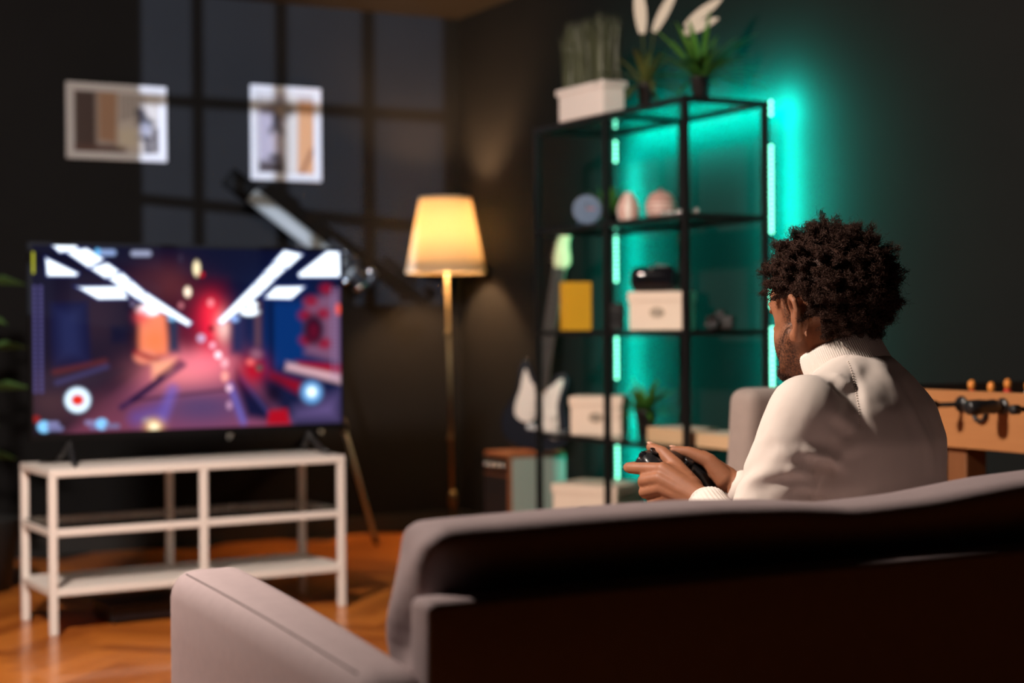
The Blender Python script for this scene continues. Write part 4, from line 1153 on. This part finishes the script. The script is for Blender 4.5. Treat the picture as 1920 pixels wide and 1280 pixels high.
def in_jaw_back(v):
    r_ = v.co - HC; f_, l_ = r_.y, -r_.x
    a_ = f_ * math.cos(HY) + l_ * math.sin(HY); b_ = -f_ * math.sin(HY) + l_ * math.cos(HY)
    return -.003 < a_ < .04 and -.11 < r_.z < .05 and .03 < abs(b_) < .0765
fv = [v for v in bmx.verts if in_jaw_back(v)]
for _ in range(10): bmesh.ops.smooth_vert(bmx, verts=fv, factor=.5, use_axis_x=True, use_axis_y=True, use_axis_z=True)
def in_nape(v):
    r_ = v.co - HC; f_, l_ = r_.y, -r_.x
    a_ = f_ * math.cos(HY) + l_ * math.sin(HY); b_ = -f_ * math.sin(HY) + l_ * math.cos(HY)
    return -.075 < a_ < .02 and -.10 < r_.z < .0 and abs(b_) < (.068 if (r_.z > -.042 and a_ > -.045) else .09)
fv = [v for v in bmx.verts if in_nape(v)]
for _ in range(24): bmesh.ops.smooth_vert(bmx, verts=fv, factor=.5, use_axis_x=True, use_axis_y=True, use_axis_z=True)
bmx.to_mesh(bm_); bmx.free(); bm_.update()
nv = len(bm_.vertices); co = np.empty(nv * 3, dtype=np.float32); bm_.vertices.foreach_get('co', co); co = co.reshape(-1, 3)
rel = co - np.array(HC); ff_ = rel[:, 1]; ll_ = -rel[:, 0]
ha = ff_ * math.cos(HY) + ll_ * math.sin(HY); hl = -ff_ * math.sin(HY) + ll_ * math.cos(HY); hh = rel[:, 2]
sm_ = lambda x, a, b: np.clip((x - a) / (b - a), 0, 1)
jaw = sm_(ha, .005, .02) * (1 - sm_(hh, -.05 + .045 * np.clip((.05 - ha) / .05, 0, 1), -.03 + .055 * np.clip((.05 - ha) / .05, 0, 1))) * sm_(hh, -.14, -.12)
side = sm_(ha, -.002, .010) * (1 - sm_(ha, .022, .036)) * sm_(hh, -.10, -.09) * (1 - sm_(hh, .03, .045))
lips = np.exp(-((hh + .054) / .012) ** 2) * (np.abs(hl) < .024) * (ha > .07)
msk = np.clip(np.maximum(jaw, side) - lips, 0, 1) * (rel[:, 1] > -.02) * (np.abs(hl) < .1)
at_ = bm_.color_attributes.new('beard', 'FLOAT_COLOR', 'POINT'); bb = np.ones((nv, 4), dtype=np.float32); bb[:, :3] = msk[:, None]; at_.data.foreach_set('color', bb.ravel())
m_skin = mat('skin_brown', (.275, .112, .056), .56, var=.18, vscale=60, bump=.12, bscale=700, sss=.10, spec=.4, bdist=.0008)
nt = m_skin.node_tree; pb_ = nt.nodes['Principled BSDF']
a_n = nt.nodes.new('ShaderNodeAttribute'); a_n.attribute_name = 'beard'
n_n = nt.nodes.new('ShaderNodeTexNoise'); n_n.inputs['Scale'].default_value = 260; n_n.inputs['Detail'].default_value = 4
mr_ = nt.nodes.new('ShaderNodeMapRange'); mr_.inputs[1].default_value = .35; mr_.inputs[2].default_value = .62; mr_.inputs[3].default_value = .25; mr_.inputs[4].default_value = .85
tc_ = nt.nodes.new('ShaderNodeTexCoord'); nt.links.new(tc_.outputs['Object'], n_n.inputs['Vector']); nt.links.new(n_n.outputs['Fac'], mr_.inputs[0])
mu_ = nt.nodes.new('ShaderNodeMath'); mu_.operation = 'MULTIPLY'; nt.links.new(a_n.outputs['Fac'], mu_.inputs[0]); nt.links.new(mr_.outputs[0], mu_.inputs[1])
old = pb_.inputs['Base Color'].links[0].from_socket
mx_ = nt.nodes.new('ShaderNodeMix'); mx_.data_type = 'RGBA'; mx_.inputs[7].default_value = (.022, .011, .008, 1)
nt.links.new(mu_.outputs[0], mx_.inputs[0]); nt.links.new(old, mx_.inputs[6]); nt.links.new(mx_.outputs[2], pb_.inputs['Base Color'])
person = mobj('person', bm_, m_skin)
person.matrix_world = PMAT
tag(person, 'person in cream turtleneck sitting on the sofa holding a black game controller, facing the television', 'person')
# nails
m_nail = mat('nail', (.50, .27, .19), .3)
for tip, prev in ((TL[-1], TL[-2]), (TR[-1], TR[-2])):
    d = (tip - prev).normalized(); up = Vector((0, 0, 1)); up = (up - d * up.dot(d)).normalized()
    q = Matrix((d, up.cross(d), up)).transposed()
    MB().ball(tip + d * .003 + up * .0068, (.0075, .0058, .0026), 12, 8, q).build('fingernail', m_nail, person, smooth=True)
# eyes
m_eye = mat('eye_white', (.75, .70, .66), .15); m_iris = mat('iris_dark', (.03, .015, .01), .1)
for s in (-1, 1):
    e = MB().ball(hp(.0775, s * .030, .018), .0125).build('eye', m_eye, person, smooth=True)
    MB().ball(hp(.0880, s * .029, .018), (.0055, .0035, .0055)).build('iris', m_iris, e, smooth=True)
    MB().tube([hp(.082, s * .0165, .019), hp(.0885, s * .022, .0255), hp(.0895, s * .030, .0275), hp(.085, s * .039, .0245), hp(.077, s * .045, .018)], [.0022, .0036, .004, .0036, .002], 10).build('eyelid', m_skin, e, smooth=True)
    MB().tube([hp(.082, s * .0165, .0165), hp(.087, s * .023, .0105), hp(.0875, s * .031, .009), hp(.083, s * .039, .011), hp(.077, s * .045, .016)], [.0018, .0028, .003, .0028, .0018], 10).build('eyelid', m_skin, e, smooth=True)
    MB().tube([hp(.090, s * .014, .040), hp(.091, s * .026, .0445), hp(.080, s * .044, .040)], [.0022, .0034, .0018], 8).build('eyebrow', mat('hair_brow', (.02, .01, .007), .7), person, smooth=True)

# ---- sweater
S = Blob()
S.loft([(-.115, .415, .175, .12), (-.105, .48, .178, .128), (-.075, .56, .160, .115), (-.045, .64, .160, .112), (-.028, .71, .172, .115), (-.030, .775, .174, .114), (-.025, .83, .165, .100), (-.018, .875, .115, .082), (-.010, .905, .072, .066)])
S.ball(bp(-.030, 0, .888), (.066, .055, .040))
S.ball(bp(-.055, .08, .77), (.085, .065, .11)); S.ball(bp(-.055, -.08, .77), (.085, .065, .11))
S.cone(bp(-.016, .05, .868), .056, SHL + bp(-.006, -.015, -.010), .064); S.cone(bp(-.016, -.05, .868), .056, SHR + bp(-.006, .015, -.010), .064)
def sleeve(s, e, wv, inner):
    m1 = s.lerp(e, .5) + bp(.004, 0, 0)
    d = (wv - e).normalized(); wend = wv - d * .012
    S.chain([s, m1, e], [.066, .060, .052]); S.chain([e, e.lerp(wend, .5), wend], [.052, .044, .0355])
    return d, wend
dL, wL = sleeve(SHL, ELL, WRL, 1); dR, wR = sleeve(SHR, ELR, WRR, -1)
sme = S.mesh('sweater', .0045, 22, .55)
ax_f = np.array([0, 1, 0])
def foldfn(co):
    n1 = vnoise(co, 9, 9, 22); n2 = vnoise(co, 26, 26, 14, 5.0)
    arm = np.clip((np.abs(co[:, 0]) - .13) / .05, 0, 1) * np.clip((.80 - co[:, 2]) / .1, 0, 1)
    waist = np.clip((.66 - co[:, 2]) / .15, 0, 1)
    ph = np.sin(co[:, 2] * 95 + co[:, 1] * 60 + 3 * n1)
    return .0012 * n1 + .0010 * n2 + (.0030 * arm + .003 * waist) * ph
from mathutils.bvhtree import BVHTree
def mesh_bvh(me): return BVHTree.FromPolygons([v.co.copy() for v in me.vertices], [tuple(p.vertices) for p in me.polygons])
bv0 = mesh_bvh(sme); cam_p = PINV @ CAM
def hit(px, py):
    h = bv0.ray_cast(cam_p, (PINV.to_3x3() @ pdir(px, py)).normalized()); return h[0]
# folds: (pixels on the cloth, half width, height)
FOLDS = [([(1500, 842), (1540, 852), (1566, 864), (1578, 872)], .008, .013), ([(1520, 872), (1548, 878), (1566, 880)], .008, -.010),
         ([(1470, 878), (1500, 884), (1530, 896)], .008, .008), ([(1488, 902), (1515, 908), (1545, 918)], .009, .008), ([(1500, 862), (1470, 850), (1450, 846)], .009, .005),
         ([(1492, 922), (1525, 928), (1550, 936)], .008, -.008), ([(1560, 700), (1584, 718), (1602, 724)], .008, .007), ([(1555, 716), (1580, 732), (1602, 742)], .009, -.007),
         ([(1592, 680), (1604, 716), (1610, 748), (1614, 790), (1612, 812)], .006, -.005), ([(1598, 676), (1614, 720), (1622, 770)], .010, .004),
         ([(1560, 770), (1584, 790), (1606, 806)], .010, .006), ([(1554, 790), (1580, 808), (1600, 822)], .009, -.006), ([(1628, 674), (1660, 700), (1690, 740), (1715, 785), (1738, 835), (1752, 880)], .013, .007),
         ([(1440, 800), (1470, 830), (1480, 870)], .012, .004), ([(1400, 905), (1440, 880), (1460, 850)], .012, .005)]
SEGS = []
for pp, w_, h_ in FOLDS:
    hs = [hit(*p) for p in pp]; hs = [h for h in hs if h is not None]
    if len(hs) > 1: SEGS.append(([np.array(h) for h in hs], w_ * 1.3, h_ * (.9 if w_ == .008 and abs(h_) > .009 else .55)))
def foldlines(co):
    out = np.zeros(len(co))
    for hs, w_, h_ in SEGS:
        dm = np.full(len(co), 9.0); tm = np.zeros(len(co)); n_ = len(hs) - 1
        for i in range(n_):
            a_, b_ = hs[i], hs[i + 1]; ab = b_ - a_; t = np.clip(((co - a_) @ ab) / (ab @ ab + 1e-12), 0, 1)
            d = np.linalg.norm(co - a_ - t[:, None] * ab, axis=1); u_ = d < dm; dm[u_] = d[u_]; tm[u_] = (i + t[u_]) / n_
        out += h_ * np.exp(-(dm / w_) ** 2) * np.clip(np.minimum(tm, 1 - tm) * 4 + .25, 0, 1)
    return out
displace(sme, lambda co: foldfn(co) + foldlines(co))
m_knit = mat('sweater_knit_cream', (.70, .62, .555), .85, bump=.35, bscale=1100, sheen=.15, bdist=.0006)
sw_ = mobj('sweater', sme, m_knit, person)
# armhole seam stitches
sp_ = [h for h in (hit(px, py) for px, py in ((1590, 678), (1600, 708), (1606, 740), (1612, 776), (1611, 806))) if h is not None]
dgm = bpy.context.evaluated_depsgraph_get()
st_ = MB()
bv = mesh_bvh(sme)
line_ = []
for i in range(len(sp_) - 1):
    for t in np.linspace(0, 1, 7, endpoint=False): line_.append(sp_[i].lerp(sp_[i + 1], t))
for i, q in enumerate(line_):
    near = bv.find_nearest(q)
    if near[0] is not None:
        st_.ball(near[0] + near[1] * .0005, (.0008, .0016, .0010), 6, 4)
so_ = st_.build('stitching', mat('sweater_thread', (.70, .60, .52), .9), sw_, smooth=True); so_['kind'] = 'stuff'
# ribbed cuffs
m_rib = bpy.data.materials.new('knit_rib'); m_rib.use_nodes = True
nt = m_rib.node_tree; b_ = nt.nodes['Principled BSDF']; b_.inputs['Base Color'].default_value = (.70, .63, .57, 1); b_.inputs['Roughness'].default_value = .85
def ring_band(path, rads, nrib, amp, name, m, parent, flat=None, ns=None):
    """band around a path with real vertical ribs"""
    n = nrib * 4; vs = []; fs = []
    pts = [Vector(p) for p in path]
    for i, p in enumerate(pts):
        t = (pts[min(i + 1, len(pts) - 1)] - pts[max(i - 1, 0)]).normalized()
        if ns: t = Vector(ns[i]).normalized()
        u = Vector((1, 0, 0)); u = (u - t * u.dot(t)).normalized(); v = t.cross(u)
        for k in range(n):
            a = 2 * PI * k / n; r_ = rads[i]
            ra, rb_ = r_ if isinstance(r_, tuple) else (r_, r_)
            rr = 1 + amp * (1 if (k % 4) in (1, 2) else 0)
            vs.append(p + u * (ra * rr * math.cos(a)) + v * (rb_ * rr * math.sin(a)))
    for i in range(len(pts) - 1):
        for k in range(n): fs.append((i * n + k, i * n + (k + 1) % n, (i + 1) * n + (k + 1) % n, (i + 1) * n + k))
    return MB().add(vs, fs).build(name, m, parent, smooth=True)
for wv, d in ((WRL, dL), (WRR - dR * .018, dR)):
    ring_band([wv - d * .075, wv - d * .07, wv - d * .03, wv - d * .010, wv - d * .006, wv - d * .010], [.040, .0415, .0385, .0375, .0355, .031], 34, .02, 'cuff', m_rib, sw_)
# ---- turtleneck collar: folded band with ribs
nb = bp(-.008, 0, .885); nt_ = bp(.030, 0, .955)
t0 = (nt_ - nb).normalized(); axn = bp(.44, 0, 1).normalized()
ccen = [nb + t0 * .0, nb + t0 * .012, nb + t0 * .034, nb + t0 * .060, nb + t0 * .066, nb + t0 * .060, nb + t0 * .03]
collar = ring_band([c_ + bp(.008, 0, -.006) for c_ in ccen], [(.075, .074), (.0745, .0745), (.0715, .0735), (.068, .0725), (.0650, .071), (.061, .067), (.060, .066)], 120, .010, 'collar', m_rib, sw_, ns=[axn] * 7)

cvh = BVHTree.FromPolygons([v.co.copy() for v in collar.data.vertices], [tuple(p.vertices) for p in collar.data.polygons])
sl_ = []
for px, py in ((1573, 630), (1577, 640), (1583, 649), (1592, 654)):
    h = cvh.ray_cast(cam_p, (PINV.to_3x3() @ pdir(px, py)).normalized())
    if h[0] is not None: sl_.append(h[0] + h[1] * .0003)
if len(sl_) > 2: MB().tube(sl_, .0016, 8).build('collar_edge', m_rib, collar, smooth=True)

# ---- trousers and shoes
T_ = Blob()
for h, k, a in ((bp(-.09, .088, .470), KNL, ANL), (bp(-.09, -.088, .470), KNR, ANR)):
    T_.chain([h, k, a + Vector((0, 0, .03))], [.100, .072, .056])
T_.loft([(-.11, .375, .16, .11), (-.115, .40, .185, .13), (-.11, .47, .185, .14), (-.10, .54, .17, .125), (-.09, .57, .16, .11)])
tme = T_.mesh('trousers', .008, 6, .5)
displace(tme, lambda co: .004 * vnoise(co, 14, 14, 14))
mobj('trousers', tme, mat('trouser_grey_weave', (.20, .165, .17), .9, bump=.6, bscale=420, var=.2, vscale=200), person)
for a in (ANL, ANR):
    Sh = Blob(); Sh.cone(a + Vector((0, -.03, -.035)), .040, a + Vector((0, .10, -.052)), .036).cone(a + Vector((0, .10, -.052)), .036, a + Vector((0, .15, -.058)), .030).cone(a + Vector((0, -.01, -.03)), .045, a + Vector((0, -.005, .01)), .043)
    s_ = mobj('shoe', Sh.mesh('shoe', .006, 5), mat('shoe_white', (.6, .58, .56), .5), person)
    MB().rbox(a + Vector((-.042, -.075, -.09)), a + Vector((.042, .185, -.072)), .008, (3, 6, 1)).build('sole', m_blackm, s_, smooth=True)

# ---- hair: clumps of coiled strands over a dark cap
m_hair = mat('hair_dark_brown', (.048, .0215, .0135), .65, spec=.22)
HCC = hp(-.024, 0, .050); HR = Vector((.102, .080, .091))      # forward, left, up
def hair_pt(q, k=0.0): return HCC + hvec(q[0] * (HR.x + k), q[1] * (HR.y + k), q[2] * (HR.z + k))
def in_hair(q):
    """q: unit direction (forward, left, up) in the head frame from the skull centre"""
    f, z = q[0] * HR.x, q[2] * HR.z
    if f > .078: return z > .046
    if f > .056: return z > .024
    if f > .034: return z > -.008
    if f > .010: return z > -.006
    if f > -.016: return z > -.012
    if f > -.030: return z > -.052
    return z > -.080
hv = []; hf = []
def strand(p0, tip, r0, turns, hr, seg, sides, rnd):
    ax = tip - p0; L = max(1e-5, ax.length); t = ax / L
    u = t.orthogonal().normalized(); v = t.cross(u); ph = rnd.uniform(0, 6.28); b = len(hv)
    for i in range(seg + 1):
        s = i / seg; a = ph + turns * 2 * PI * s; q = hr * min(1, .35 + 1.4 * s)
        c_ = p0 + ax * s + (u * math.cos(a) + v * math.sin(a)) * q
        rr = r0 * (1 - .45 * s)
        for k in range(sides):
            g = 2 * PI * k / sides + a; hv.append(tuple(c_ + (u * math.cos(g) + v * math.sin(g)) * rr))
    for i in range(seg):
        for k in range(sides): hf.append((b + i * sides + k, b + i * sides + (k + 1) % sides, b + (i + 1) * sides + (k + 1) % sides, b + (i + 1) * sides + k))
hr_ = random.Random(4); nclump = 0; N_ = 820
for i in range(N_):
    zz = 1 - 2 * (i + .5) / N_; a = i * 2.399963
    q = Vector((math.sqrt(1 - zz * zz) * math.cos(a), math.sqrt(1 - zz * zz) * math.sin(a), zz))
    q = (q + Vector((hr_.gauss(0, .05), hr_.gauss(0, .05), hr_.gauss(0, .05)))).normalized()
    if not in_hair(q): continue
    nclump += 1
    c0 = hair_pt(q); nrm = hvec(q.x / HR.x, q.y / HR.y, q.z / HR.z).normalized()
    low = max(0, -q.z)
    side = (nrm + Vector((hr_.gauss(0, .32), hr_.gauss(0, .32), hr_.gauss(0, .32) - .30 * (1 - abs(q.z))))).normalized()
    Lc = hr_.uniform(.016, .040) * (1 - .40 * low)
    if i % 19 == 0: Lc *= 1.25
    tip = c0 + side * Lc
    cr = hr_.uniform(.0055, .0095)                           # size of the curl tuft
    for j in range(15):
        w0 = nrm.orthogonal().normalized(); w1 = nrm.cross(w0)
        an = hr_.uniform(0, 6.28); rd = .010 * math.sqrt(hr_.random())
        p0 = c0 + (w0 * math.cos(an) + w1 * math.sin(an)) * rd - nrm * .003
        e0 = tip + Vector((hr_.gauss(0, 1), hr_.gauss(0, 1), hr_.gauss(0, 1))).normalized() * cr * hr_.uniform(.3, 1)
        strand(p0, e0, hr_.uniform(.0007, .0012), hr_.uniform(2.5, 5.0), hr_.uniform(.0022, .0042), 15, 3, hr_)
    for j in range(8):                                       # loose frizz
        e0 = tip + Vector((hr_.gauss(0, .007), hr_.gauss(0, .007), hr_.gauss(0, .007)))
        strand(tip - side * Lc * .3 + Vector((hr_.gauss(0, .005), hr_.gauss(0, .005), hr_.gauss(0, .005))), e0, .00035, hr_.uniform(1, 3), .003, 8, 3, hr_)
hm = bpy.data.meshes.new('hair'); hm.from_pydata(hv, [], hf); hm.update()
hm.polygons.foreach_set('use_smooth', [True] * len(hm.polygons))
hair = mobj('hair', hm, m_hair, person); hair['kind'] = 'stuff'
print('clumps', nclump, 'hair faces', len(hf))
capm = MB(); HB = Blob(); 
cv = []
nn_, mm_ = 60, 40; vid = {}
for i in range(mm_ + 1):
    for k in range(nn_):
        th = PI * i / mm_; a = 2 * PI * k / nn_
        q = Vector((math.sin(th) * math.cos(a), math.sin(th) * math.sin(a), math.cos(th)))
        vid[i, k] = (len(cv), in_hair(q)); cv.append(hair_pt(q, .002))
cf = []
for i in range(mm_):
    for k in range(nn_):
        ids = [vid[i, k], vid[i + 1, k], vid[i + 1, (k + 1) % nn_], vid[i, (k + 1) % nn_]]
        if all(x[1] for x in ids): cf.append(tuple(x[0] for x in ids))
capo = capm.add(cv, cf).build('hair_cap', m_hair, hair, smooth=True)
# ---- beard: short bristles on jaw and chin
dgm = bpy.context.evaluated_depsgraph_get()
bvb = BVHTree.FromObject(person, dgm)
bvv = []; hv = []; hf = []
def bristle(q, ln, r0):
    n_ = bvb.find_nearest(q)
    if n_[0] is None or (n_[0] - q).length > .03: return
    d = (n_[1] + Vector((hr_.gauss(0, .35), hr_.gauss(0, .35), hr_.gauss(0, .3) - .55))).normalized()
    strand(n_[0] - n_[1] * .0005, n_[0] + d * ln, r0, .8, .0006, 3, 3, hr_)
for i in range(3600):
    s = hr_.choice((-1, 1)); t = hr_.random()
    if hr_.random() < .42:                                  # jaw and sideburn
        a = .012 + .050 * t + hr_.gauss(0, .006); h = .000 - .088 * (t ** .8) + hr_.gauss(0, .010) ; l = s * (.078 - .035 * t)
        bristle(hp(a, l, h), hr_.uniform(.001, .002), .00022)
    else:                                                   # chin
        a = .060 + hr_.gauss(0, .011); l = max(-.028, min(.028, hr_.gauss(0, .015))); h = -.098 + hr_.gauss(0, .008)
        bristle(hp(a + .012, l * 1.3, h - .008), hr_.uniform(.003, .008), .00045)
bdm = bpy.data.meshes.new('beard'); bdm.from_pydata(hv, [], hf); bdm.update()
bo_ = mobj('beard', bdm, m_hair, person); bo_['kind'] = 'stuff'

# ================================================================== game controller in his hands
gc = thing('game_controller', 'black game controller held in both hands of the seated person', 'controller')
cc = BP(1262, 872, 0.0)
# its own frame: x right, y towards the triggers, z out of the button face
fy = bp(.80, 0, .60).normalized(); fz = bp(-.60, 0, .80).normalized(); fx = fy.cross(fz)
GCM = PMAT @ Matrix.Translation(cc) @ Matrix((fx, fy, fz)).transposed().to_4x4()
gc.matrix_world = GCM
G = Blob()
G.cone((-.042, .012, 0), .024, (.042, .012, 0), .024, .62, (0, 0, 1))
G.cone((-.030, .000, -.002), .022, (.030, .000, -.002), .022, .60, (0, 0, 1))
for s in (-1, 1):
    G.ball((s * .048, .010, 0), (.030, .030, .016))
    G.chain([(s * .056, .0, -.002), (s * .064, -.035, -.008), (s * .066, -.068, -.018)], [.021, .0195, .0150], .9, (0, 0, 1))
gmo = mobj('shell', G.mesh('shell', .0022, 5), mat('controller_black', (.012, .012, .013), .32), gc)
for s in (-1, 1):
    MB().rbox((s * .046 - .022, .026, -.006), (s * .046 + .022, .042, .008), .005, (4, 2, 2)).build('bumper', mat('gloss_black', (.01, .01, .01), .12), gc, smooth=True)
    MB().rbox((s * .048 - .013, .024, -.026), (s * .048 + .013, .044, -.006), .006, (3, 2, 2)).build('trigger', m_black, gc, smooth=True)
for x, y in ((-.054, .024), (.024, -.012)):
    MB().lathe([(.006, .008), (.005, .015), (.0090, .017), (.0095, .0200), (.008, .0212), (.006, .0200)], 20, (x, y, 0)).build('thumb_stick', m_black, gc, smooth=True)
MB().box((-.036, -.018, .012), (-.028, .004, .0185)).box((-.043, -.011, .012), (-.021, -.003, .0185)).build('direction_pad', m_black, gc, bevel=.001)
for (x, y), cl, nm in (((.048, .003), (.05, .3, .06), 'button_green'), ((.057, .012), (.4, .03, .03), 'button_red'), ((.039, .012), (.04, .08, .4), 'button_blue'), ((.048, .021), (.75, .45, .03), 'button_yellow')):
    MB().lathe([(.0048, .012), (.0048, .0195), (.004, .0205)], 16, (x, y, 0)).build(nm, mat(nm, cl, .3), gc, smooth=True)
MB().ball((0, .024, .0145), (.007, .007, .003)).build('guide_button', m_chrome, gc, smooth=True)

# cushion on his lap, under the forearms
lc = thing('lap_cushion', 'mauve grey textured cushion lying on the lap of the seated person', 'cushion')
lc.matrix_world = PMAT @ Matrix.Translation(bp(.215, -.085, .586)) @ Matrix.Rotation(R(2), 4, 'X')
def puff(p):
    k = (1 - (p.x / .125) ** 2) * (1 - (p.y / .17) ** 2); return Vector((p.x, p.y, p.z * (.22 + .78 * max(0, k))))
MB().rbox((-.105, -.12, -.048), (.105, .14, .064), .03, (12, 10, 3), puff).build('pillow', mat('cushion_knit_mauve', (.30, .24, .245), .9, bump=1.0, bscale=260, var=.15, vscale=260, bdist=.003), lc, smooth=True)
